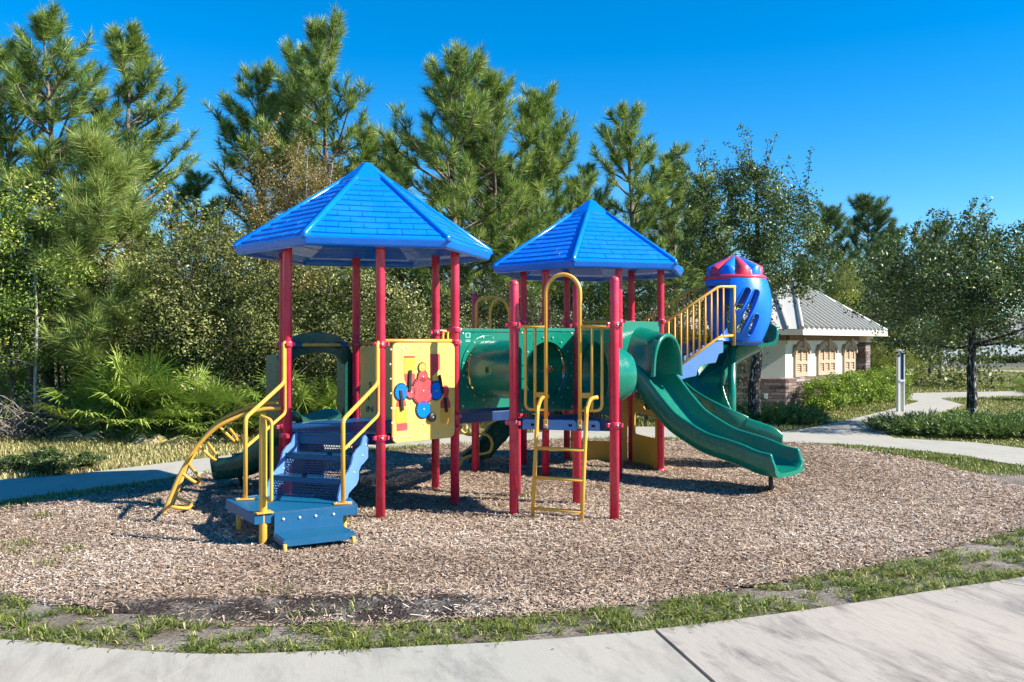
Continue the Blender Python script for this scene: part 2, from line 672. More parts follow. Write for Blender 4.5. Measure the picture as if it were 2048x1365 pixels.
ux0, ux1 = .105, .985
b = MB()
b.prism(rrect(ux0, .80, ux1, 1.845, .07, 6), fr, .022, .045)
for (zx, zy) in ((190, 225), (372, 200), (535, 197), (697, 192), (870, 205), (183, 392), (187, 557), (190, 722), (197, 890), (203, 1057), (222, 1222), (405, 1215), (568, 1195), (728, 1180), (895, 1135),
                 (895, 980), (895, 827), (892, 670), (885, 520), (538, 327), (480, 570), (618, 560), (418, 828), (685, 805), (565, 1065), (320, 218), (348, 1212)):
    u, z = gp(zx, zy)
    o = fr[0] + fr[1] * u + V(0, 0, z)
    b.lathe([(.0125, .067), (.0125, .071), (.007, .0745), (.0005, .0745)], 8, o, Matrix((fr[1], fr[2], fr[3])).transposed(), 1)
gpan = b.build('gear_panel', ['yellow_panel', 'steel'], PG, .003)


def poly(zs):
    return [gp(*p) for p in zs]


def flat(name, zs, mat, off=.0675, t=.004, bev=0):
    q = MB(); q.prism(poly(zs), fr, t, off); return q.build(name, mat, gpan, bev)


def disc(zx, zy, r, teeth=0):
    u, z = gp(zx, zy)
    if not teeth:
        return circ(u, z, r, 28)
    out = []
    for j in range(teeth * 4):
        a = 2 * PI * j / (teeth * 4)
        rr = r if (j % 4) in (0, 1) else r * .86
        out.append((u + rr * math.cos(a), z + rr * math.sin(a)))
    return out


flat('cutout', [(495, 510), (520, 480), (560, 480), (590, 510), (592, 570), (640, 620), (650, 700), (625, 770), (590, 815), (530, 815), (490, 780), (440, 760), (395, 770), (372, 740), (375, 690), (440, 645), (490, 590)], 'panel_red')
flat('cutout', [(343, 500), (463, 500), (463, 575), (430, 650), (440, 700), (395, 690), (378, 630), (345, 560)], 'panel_red')
flat('cutout', [(338, 297), (460, 297), (460, 318), (338, 318)], 'panel_red')
flat('cutout', [(635, 275), (745, 275), (745, 445), (660, 530), (668, 590), (640, 560)], 'panel_red')
flat('cutout', [(255, 1068), (376, 1055), (378, 1135), (258, 1148)], 'panel_red')
flat('cutout', [(262, 790), (342, 780), (368, 862), (248, 872)], 'panel_red')
flat('cutout', [(775, 660), (800, 625), (835, 635), (850, 690), (840, 760), (865, 830), (865, 885), (755, 890), (755, 820), (790, 760)], 'panel_red')
q = MB(); q.prism(rrect(*gp(246, 1060), *gp(372, 872), .01), fr, .005, .0675); q.build('slider', 'yellow', gpan)
q = MB(); q.prism(rrect(*gp(338, 500), *gp(463, 318), .01), fr, .005, .0675); q.build('slider', 'yellow', gpan)
q = MB(); q.prism(rrect(*gp(757, 1064), *gp(868, 890), .01), fr, .005, .0675); q.build('slider', 'yellow', gpan)
for (x, y, r, te, mt) in ((302, 705, .088, 22, 'blue_roof'), (700, 690, .100, 22, 'blue_roof'), (553, 897, .098, 22, 'blue_roof'), (540, 428, .050, 12, 'yellow'), (548, 690, .155, 34, 'panel_red'), (412, 705, .07, 16, 'panel_red'), (545, 530, .068, 16, 'panel_red')):
    q = MB()
    q.prism(disc(x, y, r + .008), fr, .002, .0745, mat=1)
    q.prism(disc(x, y, r, te), fr, .006, .0765)
    q.prism(disc(x, y, .009), fr, .006, .0825, mat=2)
    q.build('gear', [mt, 'black', 'steel'], gpan)
for pts in ([(400, 455), (390, 700)], [(288, 680), (310, 915)], [(728, 510), (765, 720)], [(798, 770), (810, 935)]):
    (u0, z0), (u1, z1) = gp(*pts[0]), gp(*pts[1])
    q = MB()
    d = Vector((u1 - u0, z1 - z0)).normalized(); w = Vector((-d.y, d.x)) * .017
    q.prism([(u0 + w.x, z0 + w.y), (u0 - w.x, z0 - w.y), (u1 - w.x, z1 - w.y), (u1 + w.x, z1 + w.y)], fr, .012, .083)
    q.build('lever', 'black', gpan, .005)
q = MB()
u, z = gp(640, 990)
q.lathe([(.050, .0675), (.050, .105), (.042, .112), (.001, .112)], 24, fr[0] + fr[1] * u + V(0, 0, z), Matrix((fr[1], fr[2], fr[3])).transposed())
q.lathe([(.009, .112), (.009, .116), (.001, .117)], 10, fr[0] + fr[1] * u + V(0, 0, z), Matrix((fr[1], fr[2], fr[3])).transposed(), 1)
q.build('crank_knob', ['black', 'steel'], gpan)
b = MB(); b.tube([at('F', 1.865), at('R', 1.865)], .020, 10); b.build('rail', 'yellow', PG)

# ---- counting panel on the BR-BL side
fr = frame(P['BR'], P['BL'])
b = MB(); b.prism(rrect(.08, .86, .99, 1.80, .07, 6), fr, .022, -.01)
npan = b.build('counting_panel', 'yellow_panel', PG, .003)
b = MB(); b.tube([at('BR', 1.84), at('BL', 1.84)], .020, 10); b.build('rail', 'yellow', PG)


def text(s, o, u, v, nn, size, mat, parent, ext=.003):
    cu = bpy.data.curves.new('letter', 'FONT'); cu.body = s; cu.size = size; cu.extrude = ext
    cu.align_x = 'CENTER'; cu.align_y = 'CENTER'
    t = bpy.data.objects.new('letter', cu); COL.objects.link(t)
    dg = bpy.context.evaluated_depsgraph_get()
    me = bpy.data.meshes.new_from_object(t.evaluated_get(dg))
    bpy.data.objects.remove(t)
    me.transform(Matrix(((u.x, v.x, nn.x, o.x), (u.y, v.y, nn.y, o.y), (u.z, v.z, nn.z, o.z), (0, 0, 0, 1))))
    me.materials.clear(); me.materials.append(M[mat])
    return obj('lettering', me, parent)


def on_plane3(px, py, A, B, frm, off):
    u, z = onplane(px, py, A, B)
    return frm[0] + frm[1] * u + V(0, 0, z) + frm[3] * off


for (s, px, py) in (('5', 741.5, 771), ('1', 738, 796), ('1', 734.5, 819), ('N', 742, 819), ('G', 764.5, 725), ('E', 764.5, 750), ('R', 766, 819)):
    text(s, on_plane3(px, py, P['BR'], P['BL'], fr, -.0145), -fr[1], fr[2], -fr[3], .105, 'black', npan)

# ---- green tunnel between the R-P1 panel and the A-C panel
frG = frame(P['R'], P['P1'])
frA = frame(P['A'], P['C'])
zt = 1.545


def bolts(b, fr, cu, cz, r, n, off, mat):
    for j in range(n):
        a = 2 * PI * j / n + .2
        o = fr[0] + fr[1] * (cu + r * math.cos(a)) + V(0, 0, cz + r * math.sin(a))
        b.lathe([(.010, off), (.010, off + .004), (.006, off + .007), (.0005, off + .007)], 7, o, Matrix((fr[1], fr[2], fr[3])).transposed(), mat)


wG = (P['P1'] - P['R']).length; wA = (P['C'] - P['A']).length
for (fr, w, side) in ((frG, wG, 1), (frA, wA, -1)):
    b = MB()
    b.prism(rrect(.06, 1.09, w - .06, 2.0, .03, 4), fr, .03, -.015, [circ(w / 2, zt, .312, 40)])
    s = 1
    b.prism(rrect(.06, 1.97, w - .06, 2.005, .012, 3), fr, .05, -.025)
    off = .0165
    b.prism(circ(w / 2, zt, .385, 40), fr, .012, off if side > 0 else -off - .012, [circ(w / 2, zt, .320 if side > 0 else .312, 40)])
    bolts(b, fr, w / 2, zt, .362, 16, .027, 1)
    for (uu, zz) in ((.1, 1.13), (.1, 1.95), (w - .1, 1.13), (w - .1, 1.95)):
        o = fr[0] + fr[1] * uu + V(0, 0, zz)
        b.lathe([(.014, .015), (.014, .02), (.008, .024), (.0005, .024)], 8, o, Matrix((fr[1], fr[2], fr[3])).transposed(), 1)
    pn = b.build('tunnel_panel', ['green', 'steel'], PG, .006)
    if side > 0:
        q = MB()
        for (px, py, ww, hh) in ((934, 674.5, .07, .055),):
            u, z = onplane(px, py, P['R'], P['P1'])
            q.prism(rrect(u - ww / 2, z - hh / 2 + .02, u + ww / 2, z + hh / 2 + .02, .006), fr, .002, .016, [rrect(u - .024, z, u + .024, z + .04, .004)])
            for dz in (-.035, -.05):
                q.prism(rrect(u - ww / 2, z + dz - .004, u + ww / 2, z + dz + .004, .002), fr, .002, .016)
        q.build('moulded_label', 'grey_label', pn)
ca = frG[0] + frG[1] * (wG / 2) + V(0, 0, zt) + frG[3] * .02
cb = frA[0] + frA[1] * (wA / 2) + V(0, 0, zt) - frA[3] * .02
ax = (cb - ca).normalized(); Ln = (cb - ca).length
e1 = V(0, 0, 1); e2 = ax.cross(e1).normalized()
b = MB()
nu, nv = 96, 44
vs = []
for rr in (.330, .310):
    for i in range(nv + 1):
        for j in range(nu):
            a = 2 * PI * j / nu
            vs.append(ca + ax * (Ln * i / nv) + (e1 * math.cos(a) + e2 * math.sin(a)) * rr)
fs = []
hole_a = [math.atan2(s, .05) for s in (.0,)]
for lay in (0, 1):
    o = lay * (nv + 1) * nu
    for i in range(nv):
        for j in range(nu):
            a = 2 * PI * (j + .5) / nu
            x = Ln * (i + .5) / nv
            bad = False
            for aa in (PI / 2, 3 * PI / 2):
                for xx in (Ln * .34, Ln * .80):
                    da = (a - aa + PI) % (2 * PI) - PI
                    if (da * .33) ** 2 + (x - xx) ** 2 < .045 ** 2:
                        bad = True
            if not bad:
                f = (o + i * nu + j, o + i * nu + (j + 1) % nu, o + (i + 1) * nu + (j + 1) % nu, o + (i + 1) * nu + j)
                fs.append(f if lay == 0 else f[::-1])
b.add(vs, fs, 0, True)
tun = b.build('tunnel', 'green', PG)
for aa in (PI / 2, 3 * PI / 2):
    for xx in (Ln * .34, Ln * .80):
        q = MB()
        rad = e1 * math.cos(aa) + e2 * math.sin(aa)
        cc = ca + ax * xx + rad * .325
        tgt = e1 * -math.sin(aa) + e2 * math.cos(aa)
        q.tube([cc + ax * (.047 * math.cos(t)) + tgt * (.047 * math.sin(t)) for t in [2 * PI * j / 20 for j in range(20)]], .009, 6, closed=True)
        q.build('port_rim', 'green_edge', tun)

# ---- bubble window on the C-B side
fr = frame(P['B'], P['C'])
w = (P['C'] - P['B']).length
b = MB(); b.prism(rrect(.06, 1.09, w - .06, 1.98, .03, 4), fr, .03, -.015, [circ(w / 2, 1.50, .36, 40)])
bp = b.build('bubble_panel', 'green', PG, .006)
A3 = Matrix((fr[1], fr[2], fr[3])).transposed()
b = MB()
pr = [(.40, .012), (.385, .03), (.36, .06), (.335, .14), (.30, .25), (.27, .33), (.235, .385), (.17, .42), (.09, .435), (.001, .44)]
b.lathe(pr, 40, fr[0] + fr[1] * (w / 2) + V(0, 0, 1.50), A3)
b.lathe([(max(r - .02, .001), h - .015) for r, h in pr], 40, fr[0] + fr[1] * (w / 2) + V(0, 0, 1.50), A3)
b.build('bubble', 'green', bp)

# ---- railings
def baluster_rail(A, B, z0, z1, n, name='railing', rr=.016, mat='yellow'):
    A, B = Vector((A.x, A.y, 0)), Vector((B.x, B.y, 0))
    u = (B - A).normalized()
    a, c = A + u * .09, B - u * .09
    b = MB()
    b.tube([A + V(0, 0, z1), B + V(0, 0, z1)], rr * 1.15, 10)
    b.tube([a + V(0, 0, z0), c + V(0, 0, z0)], rr, 10)
    for j in range(n):
        p = a.lerp(c, j / (n - 1))
        b.tube([p + V(0, 0, z0), p + V(0, 0, z1)], rr * .85, 8)
    return b.build(name, mat, PG)


baluster_rail(P['BR'], P['K'], 1.22, 1.99, 9)
# back panel of the right tower with its top rail
fr = frame(P['BR2'], P['BL2'])
w = (P['BL2'] - P['BR2']).length
b = MB(); b.prism(rrect(.08, 1.40, w - .08, 2.12, .05, 5), fr, .022, -.011)
yp = b.build('letter_panel', 'yellow_panel', PG, .003)
for i, ch in enumerate('LETR'):
    text(ch, fr[0] + fr[1] * (w - .14) + V(0, 0, 1.96 - .14 * i) - fr[3] * .0145, -fr[1], fr[2], -fr[3], .10, 'black', yp)
b = MB(); b.tube([at('BR2', 2.165), at('BL2', 2.165)], .020, 10); b.build('rail', 'yellow', PG)
# panels under the right tower
b = MB()
b.prism([(.06, .0), (w - .06, .0), (w - .06, 1.12), (w - .14, 1.12), (w - .14, .33), (.16, .33), (.16, 1.12), (.06, 1.12)], fr, .022, -.011)
b.build('play_panel', 'yellow_dark', PG, .004)
fr = frame(P['R2'], P['BR2'])
w = (P['BR2'] - P['R2']).length
b = MB()
b.prism([(.055, .03), (w - .055, .03), (w - .055, 1.0), (w * .75, 1.0), (w * .6, .95), (w * .5, .84), (w * .25, .88), (.055, .92)], fr, .022, -.011,
        [rrect(.16, .47, w - .13, .79, .03)])
b.build('play_panel', 'yellow_dark', PG, .004)

# ---- hooded entrance and slide on the back-left side
fr = frame(P['BL'], P['LB'])
w = (P['LB'] - P['BL']).length
oc = [(.0, .82), (w, .82), (w + .02, 1.66), (w - .06, 1.79)]
oc += [(w / 2 + (w / 2 - .10) * math.cos(a), 1.80 + .175 * math.sin(a)) for a in [PI * j / 12 for j in range(13)]]
oc += [(.06, 1.79), (-.02, 1.66)]
inn = [(.13, .90), (w - .13, .90), (w - .13, 1.58)] + [(w / 2 + (w / 2 - .17) * math.cos(a), 1.60 + .13 * math.sin(a)) for a in [PI * j / 10 for j in range(11)]] + [(.13, 1.58)]
b = MB(); b.prism(oc, fr, .07, .06, [inn])
b.prism([(0, .82), (.025, .82), (.025, 1.7), (0, 1.7)], fr, .30, .08)
b.prism([(w - .025, .82), (w, .82), (w, 1.7), (w - .025, 1.7)], fr, .30, .08)
hd = b.build('slide_hood', 'green_dark', PG, .012)
b = MB(); b.tube([at('BL', 1.82), at('LB', 1.82)], .022, 12); bar = b.build('sit_bar', 'yellow', PG)
q = MB()
for t in (.18, .82):
    c = at('BL', 1.82).lerp(at('LB', 1.82), t)
    q.box(c + fr[3] * .03, (.11, .12, .07), math.atan2(fr[1].y, fr[1].x))
q.build('bar_bracket', 'navy', bar, .012)


def chute(path, w, hl, hr, name, mat='green', parent=PG, thick=.025, lip=.03, up=None, sub=7, endlip=True):
    """open trough swept along bed points; hl / hr = wall heights left / right of travel (numbers or functions of 0..1)"""
    pts = spline(path, sub)
    k = len(pts)
    rings = []
    for i, p in enumerate(pts):
        t = i / (k - 1)
        d = (pts[min(i + 1, k - 1)] - pts[max(i - 1, 0)]); d.z *= 1
        h = Vector((d.x, d.y, 0)).normalized()
        lft = V(-h.y, h.x, 0)
        up_ = lft.cross(Vector((d.x, d.y, d.z)).normalized()) * -1
        if up_.z < 0:
            up_ = -up_
        a, c = (hl(t) if callable(hl) else hl), (hr(t) if callable(hr) else hr)
        hw = w(t) / 2 if callable(w) else w / 2
        r = .07
        # inner profile from left lip, down, across, up to the right lip, then the outer skin back
        prof = [(hw + lip, a - .012), (hw + lip * .75, a + .006), (hw + lip * .25, a + .006), (hw, a - .01), (hw - .012, max(a * .5, .06)), (hw - .05, .035), (hw - .13, .004), (0, 0),
                (-hw + .13, .004), (-hw + .05, .035), (-hw + .012, max(c * .5, .06)), (-hw, c - .01), (-hw - lip * .25, c + .006), (-hw - lip * .75, c + .006), (-hw - lip, c - .012),
                (-hw - lip * .9, max(c * .45, .04)), (-hw - lip * .4, -.005), (-hw + .05, -.04), (0, -.05), (hw - .05, -.04), (hw + lip * .4, -.005), (hw + lip * .9, max(a * .45, .04))]
        rings.append([p + lft * x + up_ * y for x, y in prof])
    b = MB()
    b.loft(rings, True, 0, True, True)
    return b.build(name, mat, parent)


E_ = frame(P['BL'], P['LB'])
sl = chute([(-2.30, 10.80, .90), (-2.45, 10.95, .86), (-2.72, 11.10, .66), (-3.0, 11.2, .40), (-3.3, 11.28, .22), (-3.68, 11.36, .16)],
           .50, lambda t: .06 + .17 * min(t * 3, 1), lambda t: .06 + .17 * min(t * 3, 1), 'curved_slide', 'green_dark')
q = MB()
q.box((-2.70, 11.02, .28), (.62, .40, .62), math.radians(155))
q.tube([V(-3.45, 11.3, .15), V(-3.45, 11.3, -.05)], .03, 8)
q.build('slide_support', 'black', sl, .02)

# ---- stairs from the transfer platform up to the left deck
mid = (P['L'] + P['F']) / 2
ns = Vector((math.cos(math.radians(-110)), math.sin(math.radians(-110)), 0)); ts = V(-ns.y, ns.x, 0)
SO = mid + ns * .04
hw = .40
st = root_st = MB()
tread_z = [(0.0, D1), (.235, D1 - .197), (.47, D1 - .394)]
sp = lambda s, d, z: SO + ts * s + ns * d + V(0, 0, z)
b = MB()
for i, (d, z) in enumerate(tread_z):
    zl = z - .197
    d1 = d - .235 if i else d - .05
    b.add([sp(-hw, d1, z), sp(hw, d1, z), sp(hw, d, z), sp(-hw, d, z)], [(0, 1, 2, 3)])
    dr = d - .012
    b.add([sp(-hw, dr, zl), sp(hw, dr, zl), sp(hw, dr, z - .045), sp(-hw, dr, z - .045)], [(0, 1, 2, 3)])
stairs = b.build('stairs', 'perf_stair', PG)
q = MB()
for i, (d, z) in enumerate(tread_z):
    q.box(sp(0, d - .004, z - .026), (2 * hw, .012, .05), math.atan2(ts.y, ts.x))
    q.box(sp(0, d - .003, z + .003), (2 * hw, .02, .004), math.atan2(ts.y, ts.x))
    if i == 0:
        q.box(sp(0, d + .004, z - .075), (2 * hw + .06, .014, .085), math.atan2(ts.y, ts.x))
q.build('step_nosing', 'blue_deck', stairs, .003)
for s in (-1, 1):
    q = MB()
    prof = [(-.02, .86), (-.02, .66), (.06, .62), (.12, .60), (.165, .55), (.17, .47), (.21, .42), (.30, .385), (.36, .36), (.395, .30), (.40, .22), (.44, .17), (.47, .05), (.56, .05), (.56, .34),
            (.52, .44), (.44, .53), (.37, .57), (.31, .63), (.27, .72), (.20, .77), (.12, .80), (.07, .88), (.03, .90)]
    prof = [(a, z + .0) for a, z in prof]
    fr_s = (SO + ts * (s * (hw + .012)), ns, V(0, 0, 1), ts)
    q.prism(prof, fr_s, .024, -.012)
    for (a, z) in ((.03, .80), (.27, .55), (.46, .36), (.1, .70)):
        o = fr_s[0] + ns * a + V(0, 0, z)
        q.lathe([(.012, .012), (.012, .017), (.006, .02), (.0005, .02)], 8, o, Matrix((ns, V(0, 0, 1), ts)).transposed(), 1)
    q.build('stringer', ['blue_light', 'steel'], stairs, .008)
q = MB()
for s in (-.34, -.12, .16, .38):
    o = sp(s, .012, D1 - .07)
    q.lathe([(.016, 0), (.016, .006), (.009, .012), (.0005, .012)], 10, o, Matrix((ts, V(0, 0, 1), -ns)).transposed())
q.build('bolt', 'steel', stairs)

# ---- transfer platform with its low step
zp = .31
pl = [(-2.30, 7.95), (-1.47, 8.43), (-1.60, 8.80), (-2.34, 9.03), (-2.52, 9.02), (-2.80, 8.72)]
FRG = (V(0, 0, 0), V(1, 0, 0), V(0, 1, 0), V(0, 0, 1))
b = MB(); b.prism(pl, FRG, .006, zp - .006)
plat = b.build('transfer_platform', 'perf_plat', PG)
q = MB()
for i in range(len(pl)):
    a, c = Vector((*pl[i], 0)), Vector((*pl[(i + 1) % len(pl)], 0))
    u = (c - a).normalized(); nn = V(u.y, -u.x, 0)
    q.box((a + c) / 2 - nn * .006 + V(0, 0, zp - .047), ((c - a).length + .012, .018, .088), math.atan2(u.y, u.x))
    q.box((a + c) / 2 - nn * .014 + V(0, 0, zp + .002), ((c - a).length, .04, .006), math.atan2(u.y, u.x))
q.build('platform_edge', 'blue_deck', plat, .004)
fa, fb = Vector((*pl[0], 0)), Vector((*pl[1], 0))
uf = (fb - fa).normalized(); nf = V(uf.y, -uf.x, 0)
fr_f = (fa, uf, V(0, 0, 1), nf)
q = MB()
q.prism(rrect(.17, .105, .815, zp - .012, .008), fr_f, .018, .012)
q.box(fa + uf * .49 + nf * .19 + V(0, 0, .045 + .055), (.66, .34, .055), math.atan2(uf.y, uf.x))
for s in (.25, .40, .55, .72):
    o = fa + uf * s + V(0, 0, zp - .06)
    q.lathe([(.014, .03), (.014, .036), (.008, .041), (.0005, .041)], 10, o, Matrix((uf, V(0, 0, 1), nf)).transposed(), 1)
for s in (.24, .37, .50, .63, .76):
    q.box(fa + uf * s + nf * .045 + V(0, 0, .129), (.07, .012, .008), math.atan2(uf.y, uf.x))
stp = q.build('platform_step', ['blue_deck', 'steel'], plat, .006)
q = MB()
q.prism([(.175, -.35), (.805, -.35), (.805, -.04), (.175, -.04)], (fa, uf, nf * -1, V(0, 0, 1)), .004, .129)
q.build('step_tread', 'perf_plat', plat)
for (x, y) in ((-1.965, 7.70), (-1.43, 8.03)):
    q = MB(); q.tube([V(x, y, .10), V(x, y, .05), V(x, y, -.03)], [.018, .018, .032], 10); q.build('step_leg', 'yellow', plat)
for (x, y) in ((-2.66, 8.66), (-1.60, 8.50), (-2.42, 8.94), (-1.68, 8.72)):
    q = MB(); q.tube([V(x, y, zp - .09), V(x, y, -.05)], .024, 10); q.build('platform_leg', 'yellow', plat)


# grab post with two loop handles
gx, gy = -2.243, 8.02
b = MB()
b.tube([V(gx, gy, -.05), V(gx, gy, 1.10), V(gx, gy, 1.14), V(gx, gy, 1.165)], [.036, .036, .030, .010], 16)
b.box((gx, gy + .01, zp + .008), (.15, .13, .012), math.radians(31))
gpst = b.build('grab_post', 'yellow', PG, .002)
ry = lambda px, py: W(px, py, gy)
b = MB()
b.tube(fillet([V(gx, gy, 1.13), ry(521, 832) + V(0, 0, 0), ry(546, 840) + V(0, -.05, 0), ry(546, 1003) + V(0, -.05, .0), V(gx, gy - .02, .47)], .035), .0155, 10)
b.build('loop_handle', 'yellow', gpst)
b = MB()
b.tube(fillet([V(gx, gy, 1.13), ry(523, 834) + V(0, 0, .01), ry(515, 836) + V(0, .10, 0), ry(515, 936) + V(0, .10, 0), V(gx, gy + .02, .72)], .03), .0145, 10)
b.build('loop_handle', 'yellow', gpst)

# stair handrails
for (base, top, lowx, kx) in (((491, 1000, 8.70), 'L', None, None), ((686, 1006, 8.47), 'F', None, None)):
    px, py, d = base
    foot = W(px, py, d); foot.z = zp
    tp = at(top, 1.835)
    dirp = (foot - Vector((tp.x, tp.y, foot.z))).normalized()
    s0 = tp + dirp * .075
    s1 = tp + dirp * .045
    b = MB()
    up = foot + V(0, 0, .80)
    b.tube(fillet([foot, up, Vector((s0.x, s0.y, 1.42)), Vector((s0.x, s0.y, 1.84)), Vector((tp.x, tp.y, 1.855))], .05), .021, 12)
    hr = b.build('handrail', 'yellow', PG)
    b = MB()
    i0 = foot + V(0, 0, .51)
    b.tube(fillet([i0, i0 + (-dirp) * .05 + V(0, 0, .02), Vector((s1.x, s1.y, 1.10)), Vector((s1.x, s1.y, 1.80)), Vector((tp.x, tp.y, 1.81))], .05), .0165, 10)
    b.build('inner_rail', 'yellow', hr)
    b = MB()
    b.box(foot + V(0, 0, .010), (.17, .10, .012), math.radians(10))
    for dx in (-.06, .06):
        b.lathe([(.01, .016), (.01, .022), (.001, .024)], 8, foot + V(dx, -.025, 0), None, 1)
    b.build('base_plate', ['yellow', 'steel'], hr, .002)

# ---- yellow arch climber on the left
nearp = [(563, 817), (530, 819), (500, 826), (470, 837), (440, 851), (418, 868), (398, 889), (383, 909), (370, 931), (357, 956), (345, 984), (334, 1010), (322, 1040)]
dn = P['LB'] - P['L']
rail = []
a0, a1 = P['L'] + V(-.05, 0, 0), V(-3.69, 9.355, 0)
for (px, py) in nearp:
    u, z = onplane(px, py, a0, a1)
    p = a0 + (a1 - a0).normalized() * u; p.z = z; rail.append(p)
off = V(-.10, .50, 0)
offs = [Vector(dn) * .96 * (1 - i / 12) + off * (i / 12) for i in range(13)]
r2 = [p + o for p, o in zip(rail, offs)]
b = MB(); b.tube(spline(rail, 4), .0225, 12)
ac = b.build('arch_climber', 'yellow', PG)
b = MB(); b.tube(spline(r2, 4), .0225, 12); b.build('climber_rail', 'yellow', ac)
for i, tip in ((4.1, (473, 882)), (6.1, (432, 917)), (8.6, (399, 964)), (11.1, (381, 1013))):
    k = int(i); f = i - k
    p = rail[k].lerp(rail[k + 1], f); q_ = r2[k].lerp(r2[k + 1], f)
    c = (p + q_) / 2
    t = W(tip[0], tip[1], c.y - .02)
    w_ = (q_ - p) * .30
    b = MB(); b.tube(fillet([p, t - w_, t + w_, q_], .13, 8), .0175, 10); b.build('rung', 'yellow', ac)

# ---- ladder and loop gate on the front of the triangular deck
lf = frame(P['A'], P['B'])
la, lb = V(.207, 9.19, 0), V(.700, 9.00, 0)
b = MB()
for foot, topu in ((la, None), (lb, None)):
    inn = lf[3] * -.16
    t1 = foot + V(.045, .0, 0) + inn * .35
    b.tube(spline(fillet([foot + V(0, 0, -.05), t1 + V(0, 0, 1.17), t1 + V(.03, 0, 1.275) + inn * .25, t1 + V(.10, 0, 1.285) + inn * .45], .09), 2), .0215, 12)
lad = b.build('ladder', 'yellow', PG)
for z in (.135, .452, .755):
    f = z / 1.27
    p = la + V(.045, 0, 0) * f + lf[3] * -.16 * .35 * f + V(0, 0, z); q_ = lb + V(.045, 0, 0) * f + lf[3] * -.16 * .35 * f + V(0, 0, z)
    b = MB(); b.tube([p, q_], .0185, 10); b.build('rung', 'yellow', lad)
du = lf[1]; no = lf[3]
la0 = P['A'] + no * .03
U = lambda u, z, o=0: la0 + du * u + V(0, 0, z) + no * o
ua, ub = onplane(1092, 700, la0, la0 + du)[0], onplane(1160, 700, la0, la0 + du)[0]
uc, hwid = (ua + ub) / 2, (ub - ua) / 2
arch = [U(ua, .985), U(ua, 2.36)] + [U(uc - hwid * math.cos(t), 2.36 + .195 * math.sin(t)) for t in [PI * j / 14 for j in range(1, 14)]] + [U(ub, 2.36), U(ub, .985)]
b = MB(); b.tube(arch, .0215, 12)
gate = b.build('loop_gate', 'yellow', PG)
b = MB()
for u in (ua, ub):
    b.box(U(u, 1.0, .008), (.045, .03, .09), math.atan2(du.y, du.x))
    b.lathe([(.014, .02), (.014, .03), (.001, .033)], 8, U(u, .985), Matrix((du, V(0, 0, 1), no)).transposed(), 1)
    b.box(U(u + (.06 if u == ub else -.06), 1.30, .0), (.11, .012, .055), math.atan2(du.y, du.x))
b.build('gate_bracket', ['yellow', 'steel'], gate, .003)
wAB = (P['B'] - P['A']).length
ul0, ul1 = onplane(1051, 700, la0, la0 + du)[0], onplane(1070, 700, la0, la0 + du)[0]
ur0, ur1 = onplane(1204, 700, la0, la0 + du)[0], onplane(1184, 700, la0, la0 + du)[0]
b = MB()
for (x0, x1, xe, xp) in ((ul0, ul1, ua, .0), (ur0, ur1, ub, wAB)):
    b.tube(fillet([U(x0, 2.0), U(x0, 1.145), U(xe, 1.145)], .07), .0165, 10)
    b.tube([U(x1, 2.0), U(x1, 1.145)], .0165, 10)
    b.tube([U(xp, 2.015), U(xe, 2.015)], .0185, 10)
b.build('gate_bars', 'yellow', gate)

# ---- wave slide and its hood on the right tower
fr = frame(P['F2'], P['R2'])
n2, u2 = fr[3], fr[1]
m2 = (P['F2'] + P['R2']) / 2
bed = [(-.10, 1.36), (.05, 1.33), (.19, 1.22), (.42, .97), (.66, .745), (.92, .60), (1.18, .485), (1.42, .43), (1.67, .375), (1.90, .305), (2.10, .278), (2.19, .278)]
hz = lambda t: .245 if t < .90 else .245 - .16 * ((t - .90) / .10) ** 2
ws = chute([m2 + n2 * d + V(0, 0, z) for d, z in bed], .68, hz, hz, 'wave_slide', 'green', lip=.045, sub=6)
q = MB()
q.tube([m2 + n2 * 2.0 - u2 * .12 + V(0, 0, .30), m2 + n2 * 2.0 - u2 * .12 + V(0, 0, -.05)], .028, 8)
q.build('slide_leg', 'black', ws)
w = (P['R2'] - P['F2']).length
b = MB()
oc = rrect(.055, 1.36, w - .055, 2.14, .02, 3)
arch_o = lambda hw_, z0, z1: [(-hw_, z0)] + [(-hw_ * .98 * math.cos(a) if True else 0, z0 + (z1 - z0) * (math.sin(a) ** .75)) for a in [PI * j / 20 for j in range(1, 20)]] + [(hw_, z0)]
hole = [(w / 2 + x, z) for x, z in arch_o(.33, 1.385, 2.03)]
b.prism(oc, fr, .03, -.015, [hole])
sh_ = b.build('slide_hood', 'green', PG, .006)
b = MB()
rings = []
for (off, hw_, z0, z1) in ((.0, .37, 1.39, 2.075), (.03, .355, 1.39, 2.06), (.25, .345, 1.395, 2.00), (.40, .338, 1.405, 1.945), (.415, .357, 1.39, 1.97), (.45, .36, 1.388, 1.972), (.462, .347, 1.395, 1.955), (.462, .317, 1.405, 1.92), (.40, .308, 1.415, 1.91), (.25, .315, 1.405, 1.965), (.0, .325, 1.40, 2.02)):
    rings.append([m2 + u2 * x + n2 * off + V(0, 0, z) for x, z in arch_o(hw_, z0, z1)])
b.loft(rings, False, 0, True)
b.build('hood_tunnel', 'green', sh_)

